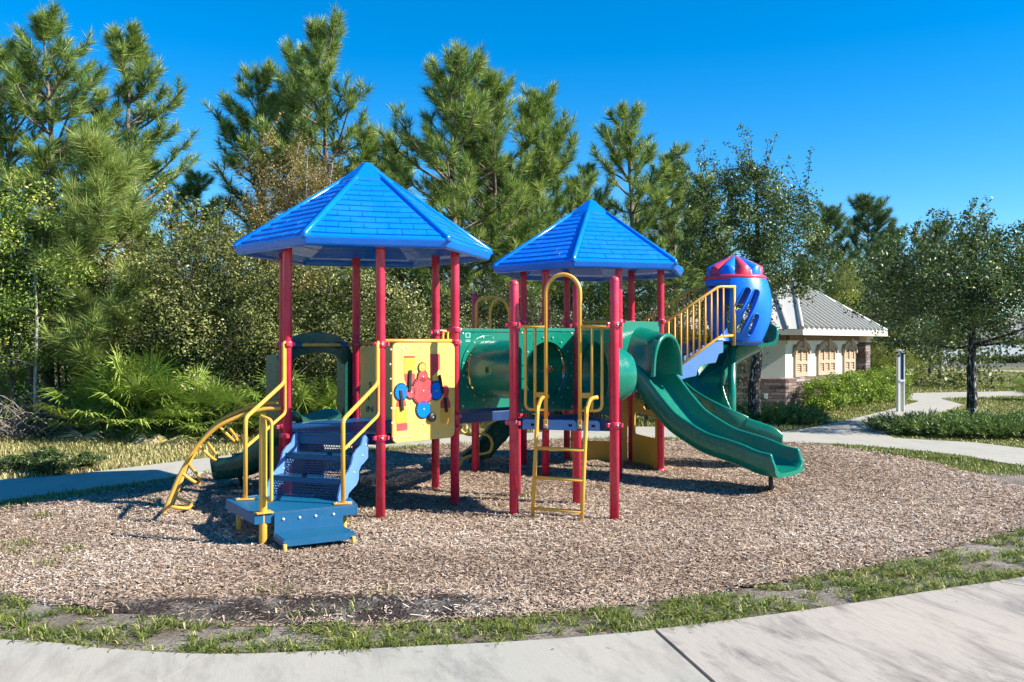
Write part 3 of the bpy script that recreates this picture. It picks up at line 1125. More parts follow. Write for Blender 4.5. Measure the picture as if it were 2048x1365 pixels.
# ---- steps up to the spiral tower
fr = frame(P['R2'], P['BR2'])
n3, t3 = fr[3], fr[1]
m3 = (P['R2'] + P['BR2']) / 2
TC = V(3.40, 13.58, 0)
DT = 1.87
S3 = lambda s, d, z: m3 + t3 * s + n3 * d + V(0, 0, z)
b = MB()
for i, (d, z) in enumerate(((.30, 1.52), (.62, 1.695), (.94, DT))):
    b.add([S3(-.36, d - .02, z), S3(.36, d - .02, z), S3(.36, d + .30, z), S3(-.36, d + .30, z)], [(0, 1, 2, 3)])
    b.add([S3(-.36, d - .02, z), S3(.36, d - .02, z), S3(.36, d - .02, z - .17), S3(-.36, d - .02, z - .17)], [(0, 1, 2, 3)])
ts2 = b.build('tower_steps', 'perf_deck', PG)
for s in (-1, 1):
    q = MB()
    prof = [(.0, 1.10), (.12, 1.10), (.30, 1.16), (.36, 1.30), (.46, 1.33), (.62, 1.36), (.66, 1.50), (.78, 1.53), (.94, 1.55), (.99, 1.68), (1.06, 1.70), (1.06, DT + .02), (.93, DT), (.86, 1.84), (.72, 1.80), (.60, 1.72), (.45, 1.66), (.30, 1.58), (.16, 1.50), (.0, 1.44)]
    q.prism(prof, (m3 + t3 * (s * .385), n3, V(0, 0, 1), t3), .024, -.012)
    q.build('stringer', 'blue_light', ts2, .008)
for s in (-1, 1):
    q = MB()
    S4 = lambda d, z: S3(s * .43, d, z)
    top = [S4(-.02, 2.06), S4(.96, 2.66), S4(1.24, 2.665)]
    bot = [S4(.10, 1.36), S4(.98, 1.93), S4(1.20, 1.95)]
    q.tube(fillet(top, .05), .021, 10)
    q.tube(fillet(bot, .05), .018, 10)
    for j in range(11):
        d = .06 + j * .098
        zt_ = 2.06 + (d + .02) * (.60 / .98) if d < .96 else 2.665
        zb_ = 1.36 + (d - .10) * (.57 / .88) if d < .98 else 1.94
        q.tube([S4(d, zb_), S4(d, zt_)], .0135, 8)
    q.tube([S4(1.22, 1.80), S4(1.22, 2.665)], .022, 10)
    q.build('step_railing', 'yellow', PG)

# ---- spiral slide tower
b = MB()
fl = circ(0, 0, .42, 28)
b.prism(fl, (TC, V(1, 0, 0), V(0, 1, 0), V(0, 0, 1)), .03, DT - .03)
b.build('tower_floor', 'navy', PG)


def barrel_r(z):
    t = (z - 1.80) / (2.82 - 1.80)
    return .350 + .150 * math.sin(PI * min(max(t * .93 + .02, 0), 1)) ** .9 + .085 * t


A0, A1 = math.radians(-112), math.radians(130)
nu, nv = 250, 120
z0, z1 = 1.81, 2.80
vs, fs = [], []
caps = [((1495, 581), (1477, 616)), ((1513, 585), (1478, 661)), ((1512, 634), (1500, 665))]


def barrel_hit(px, py):
    lo = None
    for k in range(400):
        y = 12.9 + k * .003
        p = W(px, py, y)
        if Vector((p.x - TC.x, p.y - TC.y)).length <= barrel_r(p.z):
            return math.atan2(p.y - TC.y, p.x - TC.x), p.z
    return 0, 2


capw = [(barrel_hit(*a), barrel_hit(*c)) for a, c in caps]


def in_slot(a, z, r=.042):
    for (p, q) in capw:
        ax_, az = p[0] * .45, p[1]; bx, bz = q[0] * .45, q[1]
        x = a * .45
        dx, dz = bx - ax_, bz - az
        t = max(0, min(1, ((x - ax_) * dx + (z - az) * dz) / (dx * dx + dz * dz)))
        if math.hypot(x - ax_ - t * dx, z - az - t * dz) < r:
            return True
    return False


for lay, dr in ((0, 0), (1, -.085)):
    for i in range(nv + 1):
        z = z0 + (z1 - z0) * i / nv
        for j in range(nu + 1):
            a = A0 + (A1 - A0) * j / nu
            r = barrel_r(z) + dr
            vs.append(V(TC.x + r * math.cos(a), TC.y + r * math.sin(a), z))
nn_ = (nv + 1) * (nu + 1)
keep = {}
for i in range(nv):
    z = z0 + (z1 - z0) * (i + .5) / nv
    for j in range(nu):
        a = A0 + (A1 - A0) * (j + .5) / nu
        # doorway to the slide on the far side, slots in front
        door = 2 < math.degrees(a) < 92 and z < 2.45
        keep[i, j] = not in_slot(a, z) and not door
for i in range(nv):
    for j in range(nu):
        if not keep[i, j]:
            continue
        f = (i * (nu + 1) + j, i * (nu + 1) + j + 1, (i + 1) * (nu + 1) + j + 1, (i + 1) * (nu + 1) + j)
        fs.append(f); fs.append(tuple(x + nn_ for x in f[::-1]))
        for (di, dj, e) in ((-1, 0, (f[0], f[1])), (1, 0, (f[2], f[3])), (0, -1, (f[3], f[0])), (0, 1, (f[1], f[2]))):
            if not keep.get((i + di, j + dj), False):
                fs.append((e[1], e[0], e[0] + nn_, e[1] + nn_))
b = MB(); b.add(vs, fs, 0, False)
tw = b.build('tower_shell', 'blue_tower', PG)
for p in tw.data.polygons:
    p.use_smooth = True
md = tw.modifiers.new('edges', 'EDGE_SPLIT'); md.split_angle = math.radians(50)
q = MB()
for (p, e) in capw:
    pth = []
    ax_, az = p[0] * .45, p[1]; bx, bz = e[0] * .45, e[1]
    d = Vector((bx - ax_, bz - az)).normalized(); nrm = Vector((-d.y, d.x))
    c2 = []
    base = math.atan2(nrm.y, nrm.x)
    for j in range(11):
        a = base - PI * j / 10 + 0
        c2.append((bx + .047 * math.cos(a), bz + .047 * math.sin(a)))
    for j in range(11):
        a = base + PI - PI * j / 10
        c2.append((ax_ + .047 * math.cos(a), az + .047 * math.sin(a)))
    dense = []
    for i in range(len(c2)):
        x0_, y0_ = c2[i]; x1_, y1_ = c2[(i + 1) % len(c2)]
        m_ = max(1, int(math.hypot(x1_ - x0_, y1_ - y0_) / .03))
        for k in range(m_):
            dense.append((x0_ + (x1_ - x0_) * k / m_, y0_ + (y1_ - y0_) * k / m_))
    for (x, z) in dense:
        r = barrel_r(z) + .003
        pth.append(V(TC.x + r * math.cos(x / .45), TC.y + r * math.sin(x / .45), z))
    q.tube(pth, .008, 6, closed=True)
q.build('slot_rim', 'blue_tower', tw)
b = MB()
b.lathe([(.425, 2.70), (.445, 2.70), (.452, 2.79), (.44, 2.795), (.42, 2.79), (.42, 2.70)], 48, TC)
b.build('top_band', 'blue_tower', tw)
# striped dome
b = MB()
b.lathe([(.43, 2.79), (.462, 2.795), (.466, 2.835), (.452, 2.855), (.40, 2.86)], 60, TC, None, 1)
ng = 10
za = 3.175
for g in range(ng):
    a0 = 2 * PI * g / ng + .10
    mi = 1 if g % 2 else 0
    K = 12
    top, rows = [], []
    for i in range(9):
        t = i / 8
        row = []
        for j in range(K + 1):
            s = j / K * 2 - 1
            a = a0 + (s + 1) / 2 * 2 * PI / ng
            puff = (1 - s * s)
            r = .012 + (.375 + .035 * puff - .012) * t
            z = za - (.205 - .055 * 0) * t ** 1.12 + .028 * puff * t - .045 * (1 - puff) * t ** 2 * .9
            row.append(V(TC.x + r * math.cos(a), TC.y + r * math.sin(a), z))
        rows.append(row)
    b.loft(rows, False, mi, True)
    edge = rows[-1]
    low = []
    for j, p in enumerate(edge):
        s = j / K * 2 - 1
        a = a0 + (s + 1) / 2 * 2 * PI / ng
        r = .40 + .015 * (1 - s * s)
        low.append(V(TC.x + r * math.cos(a), TC.y + r * math.sin(a), 2.86))
    # upright scalloped end of the wedge
    outm = [V(TC.x + (p.x - TC.x) * 1.012, TC.y + (p.y - TC.y) * 1.012, p.z - .006) for p in edge]
    b.loft([outm, low], False, mi, True)
    b.loft([edge, outm], False, mi, False)
b.build('dome', ['blue_tower', 'dome_red'], PG)

# spiral chute, pole and foot
b = MB(); b.tube([V(TC.x - .05, TC.y - .02, -.1), V(TC.x - .05, TC.y - .02, 1.84)], .062, 20)
b.build('spiral_pole', 'green', PG)
path = []
rc = .43
for k in range(0, 16):
    a = math.radians(4 + k * 17.6)
    z = 1.83 - 1.33 * max((k - 1) / 14, 0) ** .95
    path.append(V(TC.x - .05 + rc * math.cos(a), TC.y - .02 + rc * math.sin(a), z))
path += [V(TC.x + .16, TC.y - .50, .43), V(TC.x + .36, TC.y - .54, .39), V(TC.x + .50, TC.y - .56, .375)]
sw = chute(path, .56, lambda t: .13 if t < .8 else .13 + .05 * (t - .8) / .2, lambda t: (.43 - .17 * t) * (.30 + .70 * min(t / .11, 1) ** .7) if t < .9 else .268 - .12 * ((t - .9) / .1) ** 2, 'spiral_slide', 'green', lip=.04, sub=9)
# segment flanges of the spiral
sp_ = spline(path, 6)
q = MB()
q.tube([V(TC.x + .33, TC.y - .53, .36), V(TC.x + .33, TC.y - .53, -.05)], .04, 8)
q.build('slide_leg', 'black', sw)

# ---- loop gate and snake climber at the back, dark ramp
fr = frame(P['L2'], P['K'])
b = MB()
kz = lambda px, py, d=12.3: W(px, py, d)
b.tube(fillet([kz(952, 700), kz(952, 600), kz(985, 594), kz(1003, 596), kz(1019, 620), kz(1019, 760)], .10, 6), .02, 10)
b.tube(fillet([kz(980, 760, 12.25), kz(980, 618, 12.25), kz(988, 600, 12.25), kz(1003, 596, 12.25)], .08, 6), .018, 10)
b.build('loop_gate', 'yellow', PG)
b = MB()
b.tube([V(-.49, 12.85, 1.15), V(-.49, 12.85, -.05)], .02, 8)
s = [(1012, 828), (985, 850), (958, 866), (935, 872), (921, 862), (917, 845)]
b.tube(spline([W(x, y, 12.8) for x, y in [(917, 838), (922, 861), (938, 870), (960, 868), (976, 872), (984, 886), (980, 903), (966, 908), (945, 911), (927, 918), (920, 933), (923, 948)]], 4), .0205, 10)
b.tube([W(1000, 836, 12.8), W(962, 856, 12.8)], .018, 8)
b.build('snake_climber', 'yellow', PG)
b = MB()
ra, rb = V(.30, 12.95, 1.15), V(-.55, 13.55, .03)
hd_ = Vector((rb.x - ra.x, rb.y - ra.y, 0)).normalized(); sd = V(-hd_.y, hd_.x, 0)
for s in (-1, 1):
    pp = [ra + sd * s * .28, ra.lerp(rb, .5) + sd * s * .28, rb + sd * s * .28]
    w_ = V(0, 0, .22)
    q0 = [ra + sd * s * .28 + V(0, 0, .12), ra.lerp(rb, .35) + sd * s * .28 + V(0, 0, .06), ra.lerp(rb, .7) + sd * s * .28 + V(0, 0, .02), rb + sd * s * .28 + V(0, 0, .12)]
    b.tube(q0, .06, 8)
b.add([ra + sd * .28, ra - sd * .28, rb - sd * .28, rb + sd * .28, ra + sd * .28 - V(0, 0, .06), ra - sd * .28 - V(0, 0, .06), rb - sd * .28 - V(0, 0, .06), rb + sd * .28 - V(0, 0, .06)],
      [(0, 1, 2, 3), (4, 7, 6, 5), (0, 4, 5, 1), (2, 6, 7, 3), (0, 3, 7, 4), (1, 5, 6, 2)])
rp = b.build('ramp_climber', 'green_dark', PG, .02)
for t, s in ((.25, .1), (.45, -.12), (.62, .1), (.8, -.1)):
    q = MB(); c = ra.lerp(rb, t) + sd * s
    q.lathe([(.055, 0), (.05, .03), (.03, .045), (.001, .047)], 12, c); q.build('hand_hold', 'yellow', rp)
# ------------------------------------------------------------------ camera, sun, sky
sc = bpy.context.scene
cam = bpy.data.cameras.new('camera'); camo = bpy.data.objects.new('camera', cam); COL.objects.link(camo)
cam.sensor_width = 36; cam.lens = FPX / 2048 * 36
cam.shift_y = (YH - 682.5) / 2048
cam.clip_end = 2000; cam.clip_start = .05
camo.location = (0, 0, CAMZ); camo.rotation_euler = (PI / 2, 0, 0)
sc.camera = camo
sc.view_settings.view_transform = 'Standard'
sc.view_settings.look = 'None'
sc.view_settings.gamma = 1.0
sc.view_settings.exposure = 1.22

SUN = Vector((1.30, -.36, .98)).normalized()
elev = math.asin(SUN.z); azi = math.atan2(SUN.x, SUN.y)
sl_ = bpy.data.lights.new('sun', 'SUN'); sl_.energy = 4.6; sl_.angle = math.radians(.5); sl_.color = (1.0, .945, .83)
so = bpy.data.objects.new('sun', sl_); COL.objects.link(so)
so.rotation_euler = SUN.to_track_quat('Z', 'Y').to_euler(); so.location = (20, -10, 15)
wd = bpy.data.worlds.new('World'); sc.world = wd; wd.use_nodes = True
wn = wd.node_tree
for x in list(wn.nodes):
    wn.nodes.remove(x)
wo = wn.nodes.new('ShaderNodeOutputWorld'); bg = wn.nodes.new('ShaderNodeBackground'); sky = wn.nodes.new('ShaderNodeTexSky')
sky.sky_type = 'NISHITA'; sky.sun_disc = False; sky.sun_elevation = elev; sky.sun_rotation = azi
sky.air_density = 1.0; sky.dust_density = 0.0; sky.ozone_density = 6.0; sky.altitude = 0
hs = wn.nodes.new('ShaderNodeHueSaturation'); hs.inputs['Saturation'].default_value = 1.36; hs.inputs['Hue'].default_value = .498
wn.links.new(sky.outputs[0], hs.inputs['Color']); wn.links.new(hs.outputs[0], bg.inputs[0])
bg.inputs[1].default_value = .090
wn.links.new(bg.outputs[0], wo.inputs[0])
sc.cycles.max_bounces = 6; sc.cycles.diffuse_bounces = 3; sc.cycles.glossy_bounces = 3; sc.cycles.transparent_max_bounces = 8
sc.cycles.transmission_bounces = 3; sc.cycles.sample_clamp_indirect = 4
sc.cycles.use_adaptive_sampling = True; sc.cycles.adaptive_threshold = .02
sc.cycles.use_denoising = True

# ------------------------------------------------------------------ ground
def inpoly(x, y, poly):
    x = np.asarray(x); y = np.asarray(y)
    r = np.zeros(x.shape, bool)
    n = len(poly)
    for i in range(n):
        x0, y0 = poly[i]; x1, y1 = poly[(i + 1) % n]
        c = (y0 > y) != (y1 > y)
        with np.errstate(divide='ignore', invalid='ignore'):
            r ^= c & (x < (x1 - x0) * (y - y0) / (y1 - y0 + 1e-12) + x0)
    return r


def smooth2(pts, k=5):
    return [(p.x, p.y) for p in spline([V(x, y, 0) for x, y in pts], k)]


def vnoise(x, y, s, seed=0):
    """cheap smooth value noise, 0..1"""
    r = np.random.default_rng(seed); T = r.random((64, 64))
    u, v = x / s, y / s
    i, j = np.floor(u).astype(int), np.floor(v).astype(int)
    f, g = u - i, v - j
    f = f * f * (3 - 2 * f); g = g * g * (3 - 2 * g)
    a = T[i % 64, j % 64]; b_ = T[(i + 1) % 64, j % 64]; c = T[i % 64, (j + 1) % 64]; d = T[(i + 1) % 64, (j + 1) % 64]
    return a * (1 - f) * (1 - g) + b_ * f * (1 - g) + c * (1 - f) * g + d * f * g


near_edge = [(-6.5, 5.9)] + [G(*p) for p in ((0, 1290), (200, 1308), (420, 1320), (640, 1314), (860, 1303), (1080, 1291), (1310, 1271), (1500, 1247), (1700, 1219), (1880, 1190), (2048, 1164))] + [(5.2, 7.5), (6.6, 8.5), (8.2, 9.9)]
ne = smooth2(near_edge)
mulch_pts = [G(*p) for p in ((0, 1196), (200, 1231), (420, 1254), (700, 1258), (1024, 1246), (1300, 1213), (1600, 1166), (1850, 1118), (2048, 1064))] + [(6.7, 9.4), (6.6, 10.6)] + \
            [G(*p) for p in ((2048, 980), (1900, 936), (1750, 906), (1600, 889), (1400, 884), (1150, 883), (900, 895), (700, 908), (560, 926), (440, 944), (250, 982), (60, 1014))] + [(-5.75, 9.3), (-5.3, 8.2), (-4.6, 7.2)]
mul = smooth2(mulch_pts + [mulch_pts[0]], 4)[:-1]
paths_far_near = [(-14, 7.2), (-7.2, 9.6)] + [G(*p) for p in ((0, 1006), (38, 1001), (180, 982), (360, 957), (440, 943), (560, 920), (700, 902), (850, 893), (1000, 887), (1150, 880), (1350, 879), (1560, 888), (1700, 894), (1850, 907), (1950, 920), (2048, 936))] + [(8.6, 11.6), (11, 9.8)]
paths_far_far = [(-14, 8.6), (-8, 10.9)] + [G(*p) for p in ((0, 964), (60, 961), (150, 953), (400, 922), (560, 902), (700, 884), (820, 876), (960, 872), (1080, 868), (1100, 857), (1340, 858), (1480, 868), (1560, 868))]
pf2 = [G(*p) for p in ((1625, 858), (1700, 842), (1780, 822), (1838, 805))]
pf3 = [G(*p) for p in ((1928, 812), (1860, 834), (1800, 855), (1772, 872), (1790, 880), (1860, 884), (1950, 889), (2048, 901))] + [(10.2, 13.2), (12.5, 11)]


def slab(polys, z, t, name, mat):
    b = MB()
    for pl_ in polys:
        b.prism(pl_, (V(0, 0, 0), V(1, 0, 0), V(0, 1, 0), V(0, 0, 1)), t, z - t)
    return b.build(name, mat, None, .006)


def ground_mat():
    m, n, out = nt('lawn_soil')
    co = objpos(n)
    a = noise(n, .35, 4, .6, co); b = noise(n, 6, 6, .75, co); c = noise(n, 60, 3, .7, co)
    base = ramp(n, b.outputs[0], [(.30, (.10, .085, .035)), (.5, (.21, .175, .075)), (.68, (.36, .29, .14))])
    gr = ramp(n, c.outputs[0], [(.35, (.045, .07, .014)), (.6, (.15, .16, .04))])
    f = ramp(n, a.outputs[0], [(.40, .15), (.66, .65)])
    p = principled(n, out, mixc(n, f.outputs[0], base.outputs[0], gr.outputs[0]), .95, .15)
    bump(n, p, c.outputs[0], .7, .03)
    return m


M['lawn'] = ground_mat()


def soil_mat(name, c1, c2, c3):
    m, n, out = nt(name)
    co = objpos(n)
    a = noise(n, 1.6, 5, .65, co); c = noise(n, 45, 6, .75, co)
    base = mixc(n, ramp(n, a.outputs[0], [(.40, 0.0), (.62, 1.0)]).outputs[0], c1, c2)
    base = mixc(n, ramp(n, c.outputs[0], [(.47, 0.0), (.62, .85)]).outputs[0], base, c3)
    e_ = noise(n, 170, 3, .7, co)
    base = mixc(n, ramp(n, e_.outputs[0], [(.58, 0.0), (.70, .6)]).outputs[0], base, tuple(min(x * 1.7, .6) for x in c2))
    p = principled(n, out, base, .95, .15)
    bump(n, p, c.outputs[0], .6, .02)
    return m


M['sand'] = soil_mat('sandy_soil', (.16, .13, .10), (.34, .30, .25), (.05, .038, .028))


def mulch_mat():
    m, n, out = nt('mulch_bed')
    co = objpos(n)
    v = N(n, 'ShaderNodeTexVoronoi'); v.inputs['Scale'].default_value = 42
    wv = noise(n, 14, 3, .6, co)
    vv = mixc(n, .06, co, wv.outputs['Color'])
    L(n, vv, v.inputs['Vector'])
    sx = N(n, 'ShaderNodeSeparateColor'); L(n, v.outputs['Color'], sx.inputs[0])
    base = ramp(n, sx.outputs[0], [(0, (.06, .036, .026)), (.35, (.20, .13, .09)), (.7, (.38, .27, .19)), (1, (.55, .43, .33))])
    big = noise(n, .8, 4, .6, co)
    # worn patch where the chips have gone: damp soil and grey sand
    mp = N(n, 'ShaderNodeMapping', vector_type='POINT')
    px, py = G(600, 1222)
    mp.inputs['Location'].default_value = (-px, -py, 0)
    L(n, co, mp.inputs[0])
    mp2 = N(n, 'ShaderNodeMapping'); mp2.inputs['Scale'].default_value = (1 / 1.75, 1 / .34, 0); L(n, mp.outputs[0], mp2.inputs[0])
    ln = N(n, 'ShaderNodeVectorMath', operation='LENGTH'); L(n, mp2.outputs[0], ln.inputs[0])
    jit = noise(n, 4, 5, .7, co)
    d = math_n(n, 'ADD', ln.outputs['Value'], math_n(n, 'MULTIPLY', math_n(n, 'SUBTRACT', jit.outputs[0], .5), 1.1))
    f = ramp(n, d, [(.75, 1.0), (1.05, 0.0)])
    soil = mixc(n, ramp(n, jit.outputs[0], [(.48, 0.0), (.6, 1.0)]).outputs[0], (.045, .033, .028), (.13, .115, .10))
    base2 = mixc(n, f.outputs[0], base.outputs[0], soil)
    p = principled(n, out, base2, .9, .2)
    bump(n, p, v.outputs['Distance'], .9, .02)
    return m


M['mulch'] = mulch_mat()


def concrete_mat(name, c, dirt, streak):
    m, n, out = nt(name)
    co = objpos(n)
    mr = N(n, 'ShaderNodeMapping'); mr.inputs['Rotation'].default_value = (0, 0, math.radians(-17)); L(n, co, mr.inputs[0])
    mp = N(n, 'ShaderNodeMapping'); mp.inputs['Scale'].default_value = (30, 1.1, 1); L(n, mr.outputs[0], mp.inputs[0])
    ms = N(n, 'ShaderNodeMapping'); ms.inputs['Scale'].default_value = (3.2, .9, 1); L(n, mr.outputs[0], ms.inputs[0])
    br = noise(n, 4, 6, .75, mp.outputs[0])
    a = noise(n, 1.3, 7, .72, ms.outputs[0], .4); b = noise(n, 130, 3, .7, co); c_ = noise(n, .55, 3, .5, co)
    base = mixc(n, ramp(n, b.outputs[0], [(.35, 0.0), (.7, .4)]).outputs[0], c, tuple(x * .6 for x in c))
    base = mixc(n, ramp(n, a.outputs[0], [(.49, 0.0), (.70, dirt)]).outputs[0], base, (.075, .07, .07))
    base = mixc(n, ramp(n, c_.outputs[0], [(.45, 0.0), (.75, .35)]).outputs[0], base, (.50, .40, .32))
    base = mixc(n, ramp(n, br.outputs[0], [(.50, 0.0), (.66, streak)]).outputs[0], base, (.16, .15, .14))
    p = principled(n, out, base, .88, .2)
    h = mixc(n, .5, br.outputs['Color'], b.outputs['Color'])
    bump(n, p, h, .35, .008)
    return m


M['concrete'] = concrete_mat('concrete', (.385, .365, .315), .45, .15)
M['concrete_worn'] = concrete_mat('worn_concrete', (.41, .365, .315), .85, .5)
M['concrete_far'] = concrete_mat('path_concrete', (.41, .39, .34), .25, .1)

g = MB()
S = 420
g.add([(-S, -60, 0), (S, -60, 0), (S, S, 0), (-S, S, 0)], [(0, 1, 2, 3)])
structure(g.build('ground', 'lawn'))

# foreground pavement: slabs with open joints
jx = [(-3.2, 3.3), (-.62, 3.5), G(1310, 1271), G(1985, 1172)]


def cut(poly_, p0, p1, keep):
    """clip a polygon by the line p0-p1 (Sutherland-Hodgman)"""
    out = []
    dx, dy = p1[0] - p0[0], p1[1] - p0[1]
    sd_ = lambda q: ((q[0] - p0[0]) * dy - (q[1] - p0[1]) * dx) * keep
    for i in range(len(poly_)):
        a, c = poly_[i], poly_[(i + 1) % len(poly_)]
        sa, s_c = sd_(a), sd_(c)
        if sa >= 0:
            out.append(a)
        if sa * s_c < 0:
            t = sa / (sa - s_c)
            out.append((a[0] + (c[0] - a[0]) * t, a[1] + (c[1] - a[1]) * t))
    return out


pave = ne + [(9.2, 6.0), (6.0, 3.6), (2.0, 2.6), (-2.5, 2.6), (-6.5, 3.2)]
j1a, j1b = G(420, 1320), (-2.05, 4.2)
j2a, j2b = G(1308, 1270), G(1412, 1365)
j3a, j3b = G(1990, 1172), G(2080, 1190)


def shift(a, b_, e):
    d = Vector((b_[0] - a[0], b_[1] - a[1])).normalized(); w_ = (d.y * e, -d.x * e)
    return (a[0] + w_[0], a[1] + w_[1]), (b_[0] + w_[0], b_[1] + w_[1])


gapw = .011
s1 = cut(pave, *shift(j1a, j1b, gapw * .2), 1)
s2 = cut(cut(pave, *shift(j1a, j1b, gapw * -.2), -1), *shift(j2a, j2b, gapw), 1)
s3 = cut(cut(pave, *shift(j2a, j2b, -gapw), -1), *shift(j3a, j3b, gapw * .6), 1)
s4 = cut(cut(pave, *shift(j2a, j2b, -gapw), -1), *shift(j3a, j3b, -gapw * .6), -1)
fr0 = (V(0, 0, 0), V(1, 0, 0), V(0, 1, 0), V(0, 0, 1))
b = MB()
areas = []
for q, mt in ((s1, 0), (s2, 0), (s3, 1), (s4, 1)):
    if len(q) > 2:
        dd = [q[0]]
        for p in q[1:]:
            if abs(p[0] - dd[-1][0]) + abs(p[1] - dd[-1][1]) > 1e-4:
                dd.append(p)
        b.prism(dd, fr0, .10, -.065 if mt == 0 else -.060, mat=mt)
structure(b.build('pavement', ['concrete', 'concrete_worn']))

# sandy verge between pavement and wood chips
verge = ne + list(reversed([(8.2, 11.5), (6.9, 10.2)])) 
vg = ne[:] + [(8.6, 12.5), (-6.5, 12.5), (-7.0, 9.0)]
b = MB(); b.prism([(-8, 5.6)] + [p for p in ne] + [(8.3, 12.4), (6.0, 12.8), (3, 15), (-3, 15), (-8, 10.5)], fr0, .004, .0)
structure(b.build('soil', 'sand'))

# wood-chip bed: lumpy sheet
xs = np.arange(-6.4, 7.2, .09); ys = np.arange(5.6, 16.9, .09)
XX, YY = np.meshgrid(xs, ys, indexing='ij')
inside = inpoly(XX, YY, mul)
edged = np.zeros_like(XX)
mp_ = np.array(mul)
dmin = np.full(XX.shape, 9.0)
for i in range(len(mp_)):
    dmin = np.minimum(dmin, np.hypot(XX - mp_[i, 0], YY - mp_[i, 1]))


def mulch_h(x, y):
    return .018 + .050 * (vnoise(x + 50, y + 50, .8, 3) - .35) + .024 * (vnoise(x + 50, y + 50, .22, 4) - .4)


ZZ = np.maximum(mulch_h(XX, YY) * np.clip(dmin / .35, .15, 1), .009)
idx = -np.ones(XX.shape, int); idx[inside] = np.arange(inside.sum())
vv_ = np.stack([XX[inside], YY[inside], ZZ[inside]], 1)
q = np.stack([idx[:-1, :-1], idx[1:, :-1], idx[1:, 1:], idx[:-1, 1:]], -1).reshape(-1, 4)
q = q[(q >= 0).all(1)]
structure(obj('mulch_bed', npmesh('mulch_bed', vv_, q, 'mulch', smooth=True)))


def strips(pos, d, nrm, Ln_, Wd, bend=0):
    """quads lying along d with normal nrm"""
    s_ = np.cross(nrm, d); s_ /= np.linalg.norm(s_, axis=1, keepdims=True) + 1e-9
    a = pos - d * (Ln_ / 2)[:, None]; c = pos + d * (Ln_ / 2)[:, None]
    w_ = s_ * (Wd / 2)[:, None]
    v = np.stack([a - w_, a + w_ * .8, c + w_, c - w_ * .7], 1).reshape(-1, 3)
    f = np.arange(len(v)).reshape(-1, 4)
    return v, f


def rand_dirs(n, tilt):
    a = rng.random(n) * 2 * PI
    e = rng.normal(0, tilt, n)
    return np.stack([np.cos(a) * np.cos(e), np.sin(a) * np.cos(e), np.sin(e)], 1)


# the loose chips themselves
n0 = 560000
x = rng.uniform(-6.3, 7.0, n0); y = rng.uniform(5.7, 16.8, n0)
k = inpoly(x, y, mul) & (rng.random(n0) < np.clip(1.35 - .07 * y, .33, 1))
cx, cy = G(600, 1222)
d_ = np.hypot((x - cx) / 1.75, (y - cy) / .34) + (vnoise(x + 50, y + 50, .25, 9) - .5) * 1.0
k &= ~((d_ < .95) & (rng.random(n0) < .86))
x, y = x[k], y[k]
n1 = len(x)
z = np.maximum(mulch_h(x, y), .01) + rng.uniform(.0, .016, n1)
d = rand_dirs(n1, .28)
nr = rand_dirs(n1, .0) * .45; nr[:, 2] = 1
nr -= d * (nr * d).sum(1)[:, None]; nr /= np.linalg.norm(nr, axis=1, keepdims=True)
sc_ = .75 + .045 * y
v, f = strips(np.stack([x, y, z], 1), d, nr, rng.gamma(4.0, .0075, n1).clip(.010, .065) * sc_, rng.uniform(.0045, .010, n1) * sc_)
tint = np.repeat(np.clip(rng.random(n1) * .85 + (vnoise(x + 50, y + 50, 1.3, 5) - .5) * .35 + .08, 0, 1), 4)


def chip_mat():
    m, n, out = nt('wood_chips')
    a = N(n, 'ShaderNodeAttribute', attribute_name='tint')
    r = ramp(n, a.outputs['Fac'], [(0, (.05, .032, .024)), (.18, (.20, .135, .095)), (.42, (.44, .335, .25)), (.6, (.49, .345, .225)), (.78, (.62, .51, .41)), (1, (.80, .72, .63))])
    w_ = noise(n, 90, 2, .5, objpos(n))
    p = principled(n, out, mixc(n, math_n(n, 'MULTIPLY', w_.outputs[0], .5), r.outputs[0], (.20, .13, .09)), .85, .25)
    return m


M['chips'] = chip_mat()
# chips kicked out on to the verge
n2 = 9000
cx2, cy2 = rng.uniform(-5.5, 8, n2), rng.uniform(5.2, 11, n2)
dm2 = np.full(n2, 9.0)
for q_ in mp_:
    dm2 = np.minimum(dm2, np.hypot(cx2 - q_[0], cy2 - q_[1]))
onp = inpoly(cx2, cy2, pave)
k2 = ~inpoly(cx2, cy2, mul) & (~onp | (rng.random(n2) < .10)) & (rng.random(n2) < np.exp(-dm2 / np.where(onp, .7, .28))) & (cy2 < 11)
zz2 = np.where(onp, .040, .012)[k2]
cx2, cy2 = cx2[k2], cy2[k2]; n2 = len(cx2)
d2 = rand_dirs(n2, .15); nr2 = rand_dirs(n2, .0) * .3; nr2[:, 2] = 1; nr2 -= d2 * (nr2 * d2).sum(1)[:, None]; nr2 /= np.linalg.norm(nr2, axis=1, keepdims=True)
v2, f2 = strips(np.stack([cx2, cy2, zz2], 1), d2, nr2, rng.uniform(.015, .05, n2), rng.uniform(.005, .011, n2))
f = np.concatenate([f, f2 + len(v)]); v = np.concatenate([v, v2]); tint = np.concatenate([tint, np.repeat(rng.random(n2), 4)])
stuff(obj('wood_chips', npmesh('wood_chips', v, f, 'chips', tint)), 'loose tan and brown wood chips covering the oval play area', 'wood chips')

# far paths
fnear = smooth2(paths_far_near); ffar = smooth2(paths_far_far)
b = MB()
left = fnear[:] + list(reversed(pf3)) + list(reversed(pf2)) + list(reversed(ffar))
